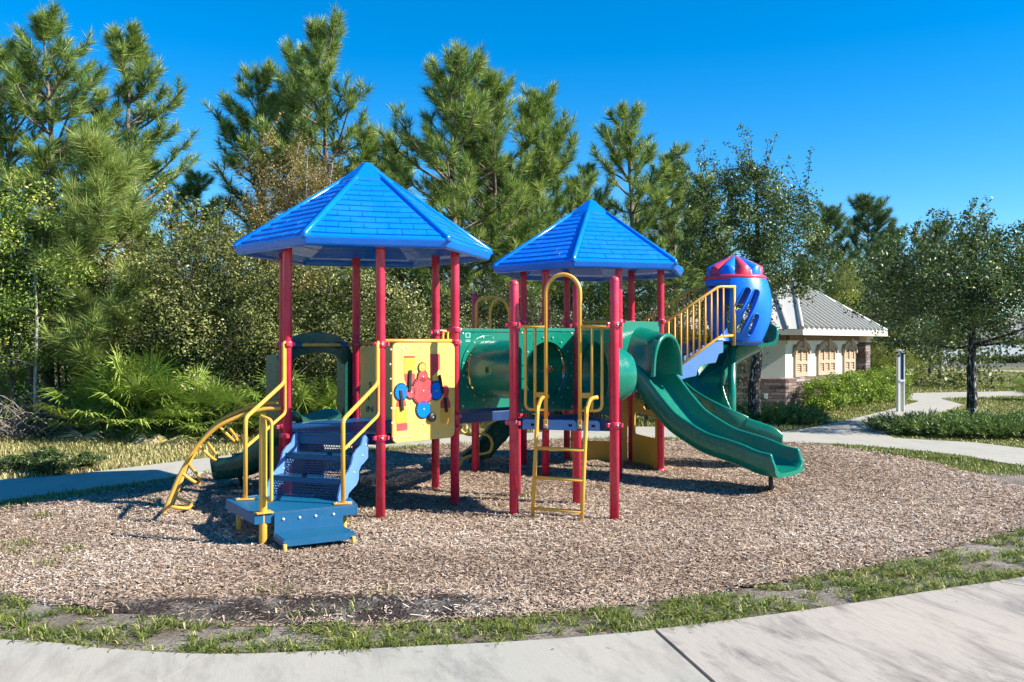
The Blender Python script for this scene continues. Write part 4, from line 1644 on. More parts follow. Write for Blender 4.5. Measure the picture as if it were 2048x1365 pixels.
# cut into slabs at control joints
cuts = [(G(36, 1003), G(60, 961)), (G(250, 972), G(280, 938)), (G(470, 938), G(500, 908)), (G(860, 893), G(745, 880)), (G(1150, 880), G(1090, 862)), (G(1560, 888), G(1570, 868)), (G(1780, 900), G(1775, 868))]
b.prism(left, fr0, .07, -.035)
structure(b.build('path', 'concrete_far', None, .008))
b = MB()
br_ = [G(1834, 806.5), G(1760, 793.5), (16.4, 33.0), (18, 34.5), G(1890, 788), (27, 31.6), (27, 29.6), G(2048, 794.5), G(1876, 800), G(1932, 811)]
br_ = [G(1838, 805), G(1760, 795), G(1752, 790), G(1800, 788.5), G(1900, 786.5), G(2060, 784), (27, 33.0), (27, 30.2), G(2048, 794), G(1880, 799), G(1928, 812)]
b.prism(br_, fr0, .06, -.029)
structure(b.build('path', 'concrete_far', None, .008))
# street, kerb and pavement far right
b = MB()
b.add([(28, 70, .010), (140, 52, .010), (140, 62, .010), (28, 82, .010)], [(0, 1, 2, 3)])
M['asphalt'] = soil_mat('asphalt', (.09, .09, .10), (.16, .16, .17), (.06, .06, .06))
structure(b.build('road', 'asphalt'))
b = MB()
b.prism([(22, 61), (27, 58.5), (36, 51.5), (60, 38), (61, 40), (37, 53.6), (28, 61)], fr0, .05, -.02)
structure(b.build('pavement', 'concrete_far'))
M['bare'] = soil_mat('bare_sand', (.30, .20, .13), (.42, .30, .20), (.2, .14, .09))
b = MB(); b.prism([(21.5, 50), (24, 46), (29, 45.5), (33, 49), (28, 55), (23, 56)], fr0, .004, .002)
structure(b.build('soil', 'bare'))

# ------------------------------------------------------------------ grass
def blades(x, y, hgt, wid, lean, name, mat, label, z0=0.0, dirs=None, tint=None, cat='grass'):
    n = len(x)
    a = rng.random(n) * 2 * PI if dirs is None else dirs
    ld = np.stack([np.cos(a), np.sin(a), np.zeros(n)], 1)
    s = np.stack([-np.sin(a), np.cos(a), np.zeros(n)], 1) * (wid / 2)[:, None]
    bpos = np.stack([x, y, np.full(n, z0) if np.isscalar(z0) else z0], 1)
    up = np.array([0, 0, 1.0])
    m = bpos + ld * (hgt * lean * .4)[:, None] + up * (hgt * .62)[:, None]
    t = bpos + ld * (hgt * lean)[:, None] + up * (hgt * (1 - .35 * lean))[:, None]
    v = np.stack([bpos - s, bpos + s, m - s * .8, m + s * .8, t], 1).reshape(-1, 3)
    o = (np.arange(n) * 5)[:, None]
    f = np.concatenate([o + np.array([[0, 1, 3]]), o + np.array([[0, 3, 2]]), o + np.array([[2, 3, 4]])], 1).reshape(-1, 3)
    tt = rng.random(n) if tint is None else tint
    me = npmesh(name, v, f, mat, np.repeat(tt, 5))
    return stuff(obj(name, me), label, cat)


LEAF_GAIN = 1.3
M['grass_near'] = leafmat('verge_grass', [(0, (.04, .065, .012)), (.4, (.11, .15, .026)), (.75, (.24, .25, .06)), (1, (.46, .40, .18))], .3)
LEAF_GAIN = 1.55
M['grass_dry'] = leafmat('dry_lawn', [(0, (.07, .09, .02)), (.35, (.19, .18, .06)), (.7, (.38, .31, .14)), (1, (.55, .46, .25))], .3)
M['grass_far'] = leafmat('park_lawn', [(0, (.05, .08, .016)), (.5, (.16, .17, .045)), (1, (.40, .33, .13))], .3)
# verge: tufts in clumps between the pavement and the chips
vpoly = [(-6, 5.75)] + ne + [(7.9, 11.0), (7.2, 12.2), (6.5, 12.4)]
cxs, cys = rng.uniform(-5.5, 8, 30000), rng.uniform(5.2, 12.5, 30000)
ok = ~inpoly(cxs, cys, pave) & ~inpoly(cxs, cys, mul) & ~inpoly(cxs, cys, left) & (cys < 6.1 + .0 * cxs + np.where(cxs > 0, .085 * cxs ** 2 + .15 * cxs, .10 * cxs ** 2) + .35)
dn_ = vnoise(cxs + 40, cys + 40, .35, 21)
bare = np.hypot((cxs - G(480, 1270)[0]) / 1.0, (cys - G(480, 1270)[1]) / .22) < 1
ok &= (.65 * dn_ + .35 * vnoise(cxs + 40, cys + 40, .11, 22) > .25 + .24 * rng.random(30000)) & ~(bare & (rng.random(30000) < .5))
cxs, cys, dn_ = cxs[ok], cys[ok], dn_[ok]
cnt = rng.integers(6, 17, len(cxs))
ci = np.repeat(np.arange(len(cxs)), cnt)
nb = len(ci)
aa = rng.random(nb) * 2 * PI; rr_ = np.abs(rng.normal(0, .018, nb))
gx_, gy_ = cxs[ci] + np.cos(aa) * rr_, cys[ci] + np.sin(aa) * rr_
hh_ = rng.uniform(.024, .074, nb) * (.55 + .9 * dn_[ci])
tn = np.clip(rng.normal(.46, .24, nb) + rng.normal(0, .12, len(cxs))[ci], 0, 1)
okb = ~inpoly(gx_, gy_, mul)
blades(gx_[okb], gy_[okb], hh_[okb], rng.uniform(.005, .010, nb)[okb], rng.uniform(.6, 2.1, nb)[okb], 'verge_grass', 'grass_near', 'long green tufts of verge grass between pavement and wood chips', .004, aa[okb], tn[okb])
# sparse weeds in the chips
wx, wy = [], []
for (px, py, r, k_) in ((90, 1040, .10, 60), (42, 1095, .08, 40), (135, 1105, .10, 30), (95, 1136, .12, 30), (1048, 998, .10, 60), (705, 995, .14, 50), (755, 1197, .08, 25), (600, 1238, .12, 30), (690, 1228, .1, 20), (28, 1112, .07, 25), (560, 1190, .1, 16)):
    gx0, gy0 = G(px, py)
    wx += list(rng.normal(gx0, r, k_)); wy += list(rng.normal(gy0, r * .6, k_))
wx, wy = np.array(wx), np.array(wy); nb = len(wx)
blades(wx, wy, rng.uniform(.03, .10, nb), rng.uniform(.006, .012, nb), rng.uniform(.4, 1.2, nb), 'weeds', 'grass_near', 'small green weeds sprouting through the wood chips', .02, cat='weeds')
# rim of grass round the far side of the chips
n0 = 150000
x, y = rng.uniform(-8, 9, n0), rng.uniform(8.2, 18.2, n0)
k = ~inpoly(x, y, mul) & ~inpoly(x, y, left) & ~inpoly(x, y, vpoly)
mb_ = np.array(mul)
dm = np.full(n0, 9.0)
for i in range(0, len(mb_)):
    dm = np.minimum(dm, np.hypot(x - mb_[i, 0], y - mb_[i, 1]))
k &= dm < 1.25
x, y = x[k], y[k]; n = len(x)
blades(x, y, rng.uniform(.03, .10, n), rng.uniform(.008, .014, n), rng.uniform(.2, .9, n), 'rim_grass', 'grass_near', 'narrow rim of short green grass round the far side of the wood chips', tint=np.clip(rng.normal(.5, .22, n), 0, 1))
# dry lawn in front of the thicket on the left
n0 = 150000
x, y = rng.uniform(-17, 7, n0), rng.uniform(9.5, 20.5, n0)
k = ~inpoly(x, y, left) & ~inpoly(x, y, mul) & (dm.min() >= 0)
line = np.interp(x, [p[0] for p in sorted(ffar)], [p[1] for p in sorted(ffar)])
k &= y > line + .03
x, y = x[k], y[k]; n = len(x)
tl = np.clip((y - 15.0) / 3.5, 0, 1)
blades(x, y, rng.uniform(.04, .12, n) * (1 + 1.6 * tl * vnoise(x + 60, y, .9, 8)), rng.uniform(.010, .020, n), rng.uniform(.3, 1.0, n), 'dry_grass', 'grass_dry', 'dry straw coloured grass between the curved path and the thicket',
       tint=np.clip(rng.normal(.55, .22, n) - .35 * (vnoise(x + 60, y + 9, 1.7, 12) - .3) - .12 * tl, 0, 1))
# park lawns to the right
n0 = 170000
y = 14 + 40 * rng.random(n0) ** 1.6; x = y * rng.uniform(.22, .62, n0)
k = ~inpoly(x, y, left) & ~inpoly(x, y, br_) & ~inpoly(x, y, mul)
x, y = x[k], y[k]; n = len(x)
blades(x, y, rng.uniform(.03, .08, n) * (.6 + y / 40), rng.uniform(.010, .02, n) * (.5 + y / 25), rng.uniform(.3, 1.0, n), 'park_grass', 'grass_far', 'short yellow green lawn around the oak and the branching path',
       tint=np.clip(rng.normal(.5, .2, n) + .3 * (vnoise(x + 60, y + 9, 2.6, 13) - .5), 0, 1))
# ------------------------------------------------------------------ pavilion building
BN, BE, BW = Vector((7.34, 23.9, 0)), Vector((10.94, 28.1, 0)), Vector((3.3, 24.75, 0))
BD = root('park_building', (7.3, 26.5, 0), 'cream park building with ribbed metal hip roof and stone base beside the path', 'building')
ur = (BE - BN).normalized(); nr_ = V(ur.y, -ur.x, 0)
ul = (BN - BW).normalized(); nl_ = V(ul.y, -ul.x, 0)
back1 = BE - nr_ * 4.2 - ur * .3; back2 = BW - nl_ * 5.0
foot = [BW, BN, BE, back1, back2]


def stone_mat():
    m, n, out = nt('ledge_stone')
    co = objpos(n)
    mp = N(n, 'ShaderNodeMapping'); mp.inputs['Rotation'].default_value = (PI / 2, 0, 0)
    sep = N(n, 'ShaderNodeSeparateXYZ'); L(n, co, sep.inputs[0])
    cmb = N(n, 'ShaderNodeCombineXYZ')
    L(n, math_n(n, 'ADD', math_n(n, 'MULTIPLY', sep.outputs[0], .9), math_n(n, 'MULTIPLY', sep.outputs[1], .7)), cmb.inputs[0]); L(n, sep.outputs[2], cmb.inputs[1])
    wv = noise(n, 3, 2, .5, co)
    vv = mixc(n, .03, cmb.outputs[0], wv.outputs['Color'])
    br = N(n, 'ShaderNodeTexBrick'); L(n, vv, br.inputs['Vector'])
    br.inputs['Scale'].default_value = 3.2; br.inputs['Mortar Size'].default_value = .018; br.inputs['Brick Width'].default_value = 1.15; br.inputs['Row Height'].default_value = .27; br.squash = 1.7; br.squash_frequency = 3; br.offset = .37
    br.inputs['Color1'].default_value = (0, 0, 0, 1); br.inputs['Color2'].default_value = (1, 1, 1, 1); br.inputs['Mortar'].default_value = (.5, .5, .5, 1); br.inputs['Bias'].default_value = 0
    base = ramp(n, br.outputs['Color'], [(0, (.06, .035, .04)), (.3, (.15, .085, .08)), (.55, (.27, .20, .17)), (.8, (.11, .08, .09)), (1, (.36, .31, .31))])
    s_ = noise(n, 12, 5, .7, co)
    base2 = mixc(n, ramp(n, s_.outputs[0], [(.4, 0.0), (.8, .5)]).outputs[0], base.outputs[0], (.40, .34, .30))
    col = mixc(n, br.outputs['Fac'], base2, (.05, .045, .045))
    p = principled(n, out, col, .9, .2)
    bump(n, p, mixc(n, .6, s_.outputs['Color'], mixc(n, br.outputs['Fac'], (1.0, 1.0, 1.0), (0.0, 0.0, 0.0))), .8, .04)
    return m


def stucco_mat(name, c):
    m, n, out = nt(name)
    co = objpos(n)
    a = noise(n, 1.2, 5, .6, co); b_ = noise(n, 70, 3, .6, co)
    base = mixc(n, ramp(n, a.outputs[0], [(.4, 0.0), (.75, .25)]).outputs[0], c, tuple(x * .75 for x in c))
    p = principled(n, out, base, .9, .2); bump(n, p, b_.outputs[0], .3, .01)
    return m


M['stone'] = stone_mat(); M['stucco'] = stucco_mat('cream_stucco', (.74, .72, .60)); M['tan'] = stucco_mat('tan_trim', (.46, .335, .235)); M['soffit'] = stucco_mat('brown_soffit', (.22, .14, .10))
M['metal'] = plastic('galvanised_roof', (.47, .455, .415), .5, .35, (.6, .58, .52))
M['fascia'] = stucco_mat('fascia_paint', (.62, .56, .45))
b = MB()
for z0_, z1_, mt in ((.86, 2.25, 0),):
    k_ = len(foot)
    for i in range(k_):
        a, c = foot[i], foot[(i + 1) % k_]
        b.add([a + V(0, 0, z0_), c + V(0, 0, z0_), c + V(0, 0, z1_), a + V(0, 0, z1_)], [(0, 1, 2, 3)], mt)
b.build('wall', 'stucco', BD)
b = MB()
for (a, c, nn) in ((BW, BN, nl_), (BN, BE, nr_)):
    u = (c - a).normalized()
    e0 = a - u * (.0) ; e1_ = c + u * .0
    b.add([a + nn * .10 - V(0, 0, .1), c + nn * .10 - V(0, 0, .1), c + nn * .10 + V(0, 0, .86), a + nn * .10 + V(0, 0, .86), a + V(0, 0, .90), c + V(0, 0, .90)], [(0, 1, 2, 3), (3, 2, 5, 4)])
cn = BN + (nr_ + nl_) * .055
b.add([BN + nl_ * .10 - V(0, 0, .1), BN + nr_ * .10 - V(0, 0, .1), BN + nr_ * .10 + V(0, 0, .86), BN + nl_ * .10 + V(0, 0, .86), BN + V(0, 0, .9)], [(0, 1, 2, 3), (3, 2, 4)])
b.build('stone_base', 'stone', BD)
b = MB()
pc = BE + ur * .02 + nr_ * .06
b.box(pc + V(0, 0, .9), (.42, .46, 2.0), math.atan2(ur.y, ur.x))
pil = b.build('stone_pillar', 'stone', BD, .01)
q = MB(); q.box(pc + V(0, 0, 1.99), (.56, .60, .12), math.atan2(ur.y, ur.x)); q.box(pc + V(0, 0, 1.89), (.48, .52, .08), math.atan2(ur.y, ur.x)); q.box(pc + V(0, 0, 2.12), (.38, .42, .14), math.atan2(ur.y, ur.x)); q.build('pillar_cap', 'fascia', pil, .01)
# band under the eave
b = MB()
for (a, c, nn) in ((BW, BN, nl_), (BN, BE, nr_)):
    u = (c - a).normalized(); m_ = (a + c) / 2
    b.box(m_ + nn * .03 + V(0, 0, 1.845), ((c - a).length, .06, .11), math.atan2(u.y, u.x))
b.build('cornice', 'stucco', BD)
b = MB()
for (a, c, nn) in ((BW, BN, nl_), (BN, BE, nr_)):
    u = (c - a).normalized(); m_ = (a + c) / 2
    b.box(m_ + nn * .05 + V(0, 0, 2.02), ((c - a).length - .02, .10, .24), math.atan2(u.y, u.x))
b.build('frieze', 'soffit', BD)


def shutter(a, u, nn, uc, wd_, cols):
    fr_ = (a, u, V(0, 0, 1), nn)
    b = MB()
    h0, hs_, h1 = .90, 1.62, 1.76
    x0_, x1_ = uc - wd_ / 2, uc + wd_ / 2
    arc = [(uc + wd_ / 2 * math.cos(t), hs_ + (h1 - hs_) * math.sin(t)) for t in [PI * j / 12 for j in range(13)]]
    holes = []
    pw = wd_ / (cols + .55 + .22 * cols)
    gp_ = (wd_ - cols * pw) / (cols + 1)
    cells = []
    for i in range(cols):
        xa = x0_ + gp_ + i * (pw + gp_)
        up_ = 1.56 + (.10 if cols == 3 and i == 1 else .03)
        holes.append([(xa, 1.02), (xa + pw, 1.02), (xa + pw, 1.24), (xa, 1.24)])
        if cols == 3 and i != 1 or cols == 2:
            inn_ = up_ if (i == cols - 1) else up_ + .0
            holes.append([(xa, 1.33), (xa + pw, 1.33), (xa + pw, 1.58 if i == cols - 1 else 1.66), (xa, 1.66 if i == cols - 1 else 1.58)])
        else:
            holes.append([(xa, 1.33), (xa + pw, 1.33), (xa + pw, 1.68), (xa, 1.68)])
    b.prism([(x0_, h0), (x1_, h0)] + arc, fr_, .05, .012, holes)
    w_ = b.build('shutter_window', 'tan', BD, .006)
    q = MB()
    for hpoly in holes:
        xa, xb = hpoly[0][0], hpoly[1][0]; za_, zb_ = hpoly[0][1], max(p[1] for p in hpoly)
        q.prism([(xa - .005, za_ - .005), (xb + .005, za_ - .005), (xb + .005, zb_ + .0), (xa - .005, zb_ + .0)], fr_, .006, .006)
        nsl = int((zb_ - za_) / .045)
        for s_ in range(nsl):
            z_ = za_ + (s_ + .5) * (zb_ - za_) / nsl
            zt_ = min(z_ + .016, zb_)
            q.add([fr_[0] + u * xa + V(0, 0, z_ - .018) + nn * .04, fr_[0] + u * xb + V(0, 0, z_ - .018) + nn * .04, fr_[0] + u * xb + V(0, 0, zt_) + nn * .016, fr_[0] + u * xa + V(0, 0, zt_) + nn * .016], [(0, 1, 2, 3)])
    q.build('louvre', 'tan', w_)
    q = MB()
    arcO = [(uc + (wd_ / 2 + .07) * math.cos(t), 1.60 + .30 * math.sin(t)) for t in [PI * j / 12 for j in range(13)]]
    arcI = [(uc + (wd_ / 2 - .01) * math.cos(t), 1.585 + .165 * math.sin(t)) for t in [PI * j / 12 for j in range(13)]]
    q.prism([(uc + wd_ / 2 + .07, 1.52)] + arcO + [(uc - wd_ / 2 - .07, 1.52), (uc - wd_ / 2 + .01, 1.52)] + arcI[::-1] + [(uc + wd_ / 2 - .01, 1.52)], fr_, .10, .01)
    q.prism([(uc - .05, 1.70), (uc + .05, 1.70), (uc + .075, 1.96), (uc - .075, 1.96)], fr_, .14, .01)
    q.build('arch_trim', 'tan', w_, .008)


ux = lambda px, py: onplane(px, py, BN, BE)[0]
for (pa, pb, cols) in ((1587, 1613, 2), (1633, 1668, 3), (1685, 1707, 2)):
    a_, c_ = ux(pa, 720), ux(pb, 720)
    shutter(BN, ur, nr_, (a_ + c_) / 2, c_ - a_, cols)
wl = (BN - BW).length
shutter(BW, ul, nl_, wl - 1.02, .62, 2)
q = MB(); q.box(BW + ul * (wl - .52) + nl_ * .115 + V(0, 0, .40), (.09, .03, .14), math.atan2(ul.y, ul.x)); q.build('outlet_box', 'white', BD, .004)
# roof
ov = .62
EN = BN + (nr_ + nl_).normalized() * ov * 1.15; EN.z = 2.20
EE = BE + nr_ * ov + ur * .75; EE.z = 2.20
EW = BW + nl_ * ov - ul * .85; EW.z = 2.20
EB1 = back1 + ur * .9 - nr_ * .7; EB1.z = 2.20
EB2 = back2 - nl_ * .6 - ul * .85; EB2.z = 2.20
R1, R2_ = W(1470, 563, 27.2), W(1588, 562, 28.3)
b = MB()
faces = [(EW, EN, R2_, R1), (EN, EE, R2_), (EE, EB1, R2_), (EB1, EB2, R1, R2_), (EB2, EW, R1)]
for f_ in faces:
    b.add(f_, [tuple(range(len(f_)))])
rf = b.build('roof', 'metal', BD)
q = MB()
for f_ in faces[:2] + faces[4:]:
    a, c = f_[0], f_[1]
    u = (c - a).normalized()
    nn = (c - a).cross(f_[2] - a).normalized()
    if nn.z < 0:
        nn = -nn
    dn = nn.cross(u).normalized()
    if dn.z < 0:
        dn = -dn
    Lh = (c - a).length
    poly2 = [((p - a).dot(u), (p - a).dot(dn)) for p in f_]
    k_ = int(Lh / .34)
    for i in range(1, k_):
        xx = i * Lh / k_
        ys_ = []
        for j in range(len(poly2)):
            (xa, ya), (xb, yb) = poly2[j], poly2[(j + 1) % len(poly2)]
            if (xa - xx) * (xb - xx) < 0:
                ys_.append(ya + (yb - ya) * (xx - xa) / (xb - xa))
        if len(ys_) >= 2:
            lo, hi = min(ys_), max(ys_)
            p0_, p1_ = a + u * xx + dn * lo, a + u * xx + dn * hi
            for (h_, w2) in ((.085, .020),):
                q.add([p0_ - u * w2, p0_ + u * w2, p1_ + u * w2, p1_ - u * w2, p0_ - u * w2 + nn * h_, p0_ + u * w2 + nn * h_, p1_ + u * w2 + nn * h_, p1_ - u * w2 + nn * h_],
                      [(4, 5, 6, 7), (0, 4, 7, 3), (1, 2, 6, 5), (0, 1, 5, 4)])
q.build('roof_seams', 'metal', rf)
q = MB()
for (a, c) in ((EN, R2_), (EE, R2_), (EW, R1), (R1, R2_)):
    q.tube([a + V(0, 0, .02), c + V(0, 0, .02)], .06, 8)
q.build('ridge_cap', 'metal', rf)
q = MB()
eav = [EW, EN, EE, EB1, EB2]
for i in range(5):
    a, c = eav[i], eav[(i + 1) % 5]
    u = (c - a).normalized(); nn = V(u.y, -u.x, 0)
    q.box((a + c) / 2 + V(0, 0, -.085) + nn * .01, ((c - a).length, .04, .15), math.atan2(u.y, u.x))
q.add([p + V(0, 0, -.13) for p in eav], [(4, 3, 2, 1, 0)])
q.build('fascia', 'fascia', rf)

# information post by the path
ip = root('sign_post', (G(1801, 826)[0], G(1801, 826)[1], 0), 'tall white post with a narrow framed panel beside the branching path', 'sign post')
x, y = G(1801, 826)
b = MB()
b.box((x - .06, y, .82), (.055, .13, 1.68)); b.box((x + .075, y - .03, .82), (.028, .06, 1.68))
for z_ in (1.63, .84, 1.60):
    b.box((x + .02, y - .03, z_), (.15, .10, .05))
b.box((x, y + .05, .82), (.16, .03, 1.66))
pb = b.build('post_frame', 'white', ip, .004)
b = MB(); b.box((x + .02, y - .035, 1.22), (.085, .02, .70)); b.build('panel', 'navy', ip)
b = MB(); b.box((x + .02, y - .02, .42), (.085, .02, .80)); b.build('lower_panel', 'fascia', ip)
# small utility post
x, y = G(1884, 752)
up_ = root('utility_post', (x, y, 0), 'short white utility post with a meter box behind the oak', 'utility post')
b = MB(); b.box((x, y, .55), (.17, .12, 1.15)); b.box((x - .16, y, .22), (.10, .10, .5)); b.build('post', 'white', up_, .01)
b = MB(); b.box((x + .14, y - .02, .75), (.16, .14, .28)); b.build('meter_box', 'white', up_, .02)
# low black bench seen under the playground
x, y = G(1291, 853)
bn = root('bench', (x + .6, y, 0), 'low black backless bench standing behind the yellow play panel', 'bench')
b = MB(); b.box((x + .6, y, .27), (1.5, .36, .05)); b.build('seat', 'black', bn, .01)
for dx in (.02, 1.18):
    b = MB(); b.box((x + dx, y, .13), (.07, .07, .27)); b.box((x + dx, y, .02), (.12, .34, .03)); b.build('leg', 'black', bn, .005)
# far house, wall and parked car at the right
M['shingle'] = soil_mat('grey_shingle', (.20, .20, .21), (.30, .30, .31), (.14, .14, .15))
hx, hy = 50, 92
hs_ = root('house', (hx, hy, 0), 'grey roofed bungalow far beyond the street at right', 'house')
b = MB(); b.box((hx, hy, 1.2), (14, 9, 2.4)); hw_ = b.build('wall', 'stucco', hs_)
b = MB()
b.add([(hx - 7.8, hy - 5.3, 2.3), (hx + 7.8, hy - 5.3, 2.3), (hx + 7.8, hy + 5.3, 2.3), (hx - 7.8, hy + 5.3, 2.3), (hx - 3.5, hy, 4.5), (hx + 3.5, hy, 4.5)], [(0, 1, 5, 4), (1, 2, 5), (2, 3, 4, 5), (3, 0, 4), (3, 2, 1, 0)])
b.build('roof', 'shingle', hs_)
for dx in (-4.5, -1, 3.5):
    b = MB(); b.box((hx + dx, hy - 4.52, 1.3), (1.3, .08, 1.3)); b.build('window', 'navy', hs_)
fx, fy = 47, 80
fn = root('fence', (fx, fy, 0), 'long pale fence panels in front of the far house', 'fence')
b = MB()
for i in range(8):
    b.box((38 + i * 2.4, fy, .92), (2.36, .05, 1.35))
b.build('fence_panel', 'white', fn)
b = MB()
for i in range(9):
    b.box((36.8 + i * 2.4, fy, .8), (.12, .14, 1.7))
b.build('fence_post', 'white', fn)

# ------------------------------------------------------------------ plants
def unit(a):
    return a / (np.linalg.norm(a, axis=-1, keepdims=True) + 1e-9)


def needles(pos, dirs, nper, ln, wid, r, spread=(.35, 1.15), seg=.20):
    """bottle-brush shoots: thin triangles round each shoot"""
    n = len(pos)
    P_ = np.repeat(pos, nper, 0); D = np.repeat(dirs, nper, 0)
    k = n * nper
    ref = np.where(np.abs(D[:, 2:3]) > .9, np.array([[1., 0, 0]]), np.array([[0, 0, 1.]]))
    e1_ = unit(np.cross(D, ref)); e2_ = np.cross(D, e1_)
    a = r.random(k) * 2 * PI
    s_ = r.random(k)
    ang = spread[1] - (spread[1] - spread[0]) * s_ + r.normal(0, .12, k)
    nd = D * np.cos(ang)[:, None] + (e1_ * np.cos(a)[:, None] + e2_ * np.sin(a)[:, None]) * np.sin(ang)[:, None]
    base = P_ + D * ((s_ - 1) * seg)[:, None]
    l_ = ln * r.uniform(.75, 1.1, k)
    nd = unit(nd)
    tip = base + nd * l_[:, None]; tip[:, 2] -= .10 * l_ * (1 - nd[:, 2])
    sd_ = unit(np.cross(nd, r.normal(size=(k, 3)))) * (wid / 2)
    v = np.stack([base - sd_, base + sd_, tip], 1).reshape(-1, 3)
    t = np.clip(np.repeat(r.uniform(.15, .8, n), nper) + r.normal(0, .16, k), 0, 1)
    return v, np.arange(len(v)).reshape(-1, 3), np.repeat(t, 3)


def make_pine(seed, h, rad, z0, whorls, per, nper=52, nl=.25, wid=.013, soft=False, asc=.55):
    r = np.random.default_rng(seed)
    tr = MB()
    wob = lambda z: V(.10 * math.sin(z * .7 + seed), .10 * math.cos(z * .55 + seed * 2), 0) * (z / h)
    tp = [V(0, 0, z) + wob(z) for z in np.linspace(0, h, 14)]
    r0 = .011 * h + .02
    tr.tube(tp, [max(r0 * (1 - .93 * (i / 13)), .008) for i in range(14)], 9)
    pos, dr = [], []
    for w_ in range(whorls):
        t = (w_ + r.uniform(-.3, .3)) / whorls
        z = z0 + (h - z0) * (max(t, 0) ** .92) * .985
        pr = (1 - t) ** .75 * (.55 + .45 * min(1, t * 3 + .25))
        L_ = rad * pr * r.uniform(.75, 1.2) + .18
        for b_ in range(per + r.integers(-1, 2)):
            az = r.random() * 2 * PI
            l_ = L_ * r.uniform(.55, 1.15)
            el = (asc * .35 + asc * t) + r.uniform(-.18, .2)
            o = V(0, 0, z) + wob(z)
            pts = []
            for k in range(6):
                s_ = k / 5
                pts.append(o + V(math.cos(az) * math.cos(el), math.sin(az) * math.cos(el), math.sin(el)) * (l_ * s_) + V(0, 0, .38 * l_ * s_ ** 2.2))
            tr.tube(pts, [max(.012 + .016 * l_ * (1 - k / 5), .006) for k in range(6)], 5, cap=False)
            tips = [(pts[5], (pts[5] - pts[4]).normalized())]
            for k in range(int(3 + l_ * 5.4)):
                s_ = r.uniform(.35, .98); i = min(int(s_ * 5), 4); q_ = pts[i].lerp(pts[i + 1], s_ * 5 - i)
                d = (pts[i + 1] - pts[i]).normalized()
                sdv = d.cross(V(0, 0, 1)).normalized() * r.choice([-1, 1]) * r.uniform(.3, 1.0)
                dd = (d * .8 + sdv + V(0, 0, r.uniform(.0, .9))).normalized()
                e_ = q_ + dd * r.uniform(.12, .42) * min(1, l_)
                tr.tube([q_, e_], [.008, .005], 4, cap=False)
                tips.append((e_, (dd + V(0, 0, .45)).normalized()))
            for (p, d) in tips:
                pos.append(p); dr.append(d)
    for k in range(7):
        z = h - .09 * k - .02
        pos.append(V(0, 0, z) + wob(z)); a = r.random() * 6.28
        dr.append(V(.5 * math.cos(a) * (k > 0), .5 * math.sin(a) * (k > 0), 1).normalized())
    v, f, t = needles(np.array([tuple(p) for p in pos]), np.array([tuple(d) for d in dr]), nper, nl, wid, r, (.25, 1.35) if soft else (.30, 1.10), .26 if soft else .22)
    mt = tr
    me = bpy.data.meshes.new('pine_trunk'); me.from_pydata(mt.v, [], mt.f); me.polygons.foreach_set('use_smooth', [True] * len(mt.f)); me.materials.append(M['bark_pine'])
    return me, npmesh('pine_crown', v, f, 'needles', t), h


LEAF_GAIN = 1.72
M['needles'] = leafmat('pine_needles', [(0, (.016, .044, .012)), (.3, (.060, .115, .024)), (.65, (.155, .22, .045)), (1, (.34, .36, .10))], .30, .4)
M['needles_soft'] = leafmat('young_pine_needles', [(0, (.05, .09, .02)), (.5, (.15, .20, .045)), (1, (.32, .34, .11))], .25, .4)
M['needles_dark'] = leafmat('far_pine_needles', [(0, (.012, .036, .016)), (.5, (.038, .085, .026)), (1, (.10, .155, .04))], .2, .45)
M['leaf_olive'] = leafmat('olive_leaves', [(0, (.02, .028, .008)), (.3, (.075, .09, .022)), (.65, (.17, .18, .055)), (1, (.36, .335, .13))], .28)
M['leaf_green'] = leafmat('bright_leaves', [(0, (.025, .05, .010)), (.4, (.09, .145, .022)), (.8, (.22, .28, .045)), (1, (.38, .39, .09))], .32)
M['leaf_bronze'] = leafmat('bronze_leaves', [(0, (.05, .035, .012)), (.4, (.13, .09, .03)), (.75, (.24, .18, .06)), (1, (.38, .27, .10))], .3)
M['leaf_oak'] = leafmat('oak_leaves', [(0, (.007, .018, .006)), (.45, (.030, .058, .016)), (.85, (.085, .125, .032)), (1, (.21, .24, .11))], .18, .42, .35)
M['leaf_grey'] = leafmat('grey_green_leaves', [(0, (.02, .028, .014)), (.5, (.06, .075, .035)), (.85, (.13, .14, .08)), (1, (.24, .22, .15))], .2)
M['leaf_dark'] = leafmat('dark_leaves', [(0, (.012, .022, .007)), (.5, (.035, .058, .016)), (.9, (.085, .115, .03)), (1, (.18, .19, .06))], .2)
M['leaf_hedge'] = leafmat('hedge_leaves', [(0, (.02, .045, .006)), (.4, (.075, .14, .012)), (.8, (.19, .26, .028)), (1, (.34, .37, .08))], .32, .4)
M['leaf_juniper'] = leafmat('juniper_sprays', [(0, (.012, .03, .010)), (.5, (.04, .075, .018)), (1, (.11, .16, .04))], .2)
M['leaf_palm'] = leafmat('palmetto_fronds', [(0, (.30, .24, .15)), (.10, (.42, .34, .2)), (.16, (.30, .27, .05)), (.22, (.05, .085, .014)), (.6, (.125, .19, .03)), (1, (.27, .33, .075))], .25, .35)
M['twigs'] = bark('dead_twigs', (.20, .16, .13), (.42, .37, .32), 30)
M['leaf_yellow'] = leafmat('yellow_green_leaves', [(0, (.05, .07, .01)), (.5, (.16, .19, .02)), (1, (.34, .34, .06))], .3)


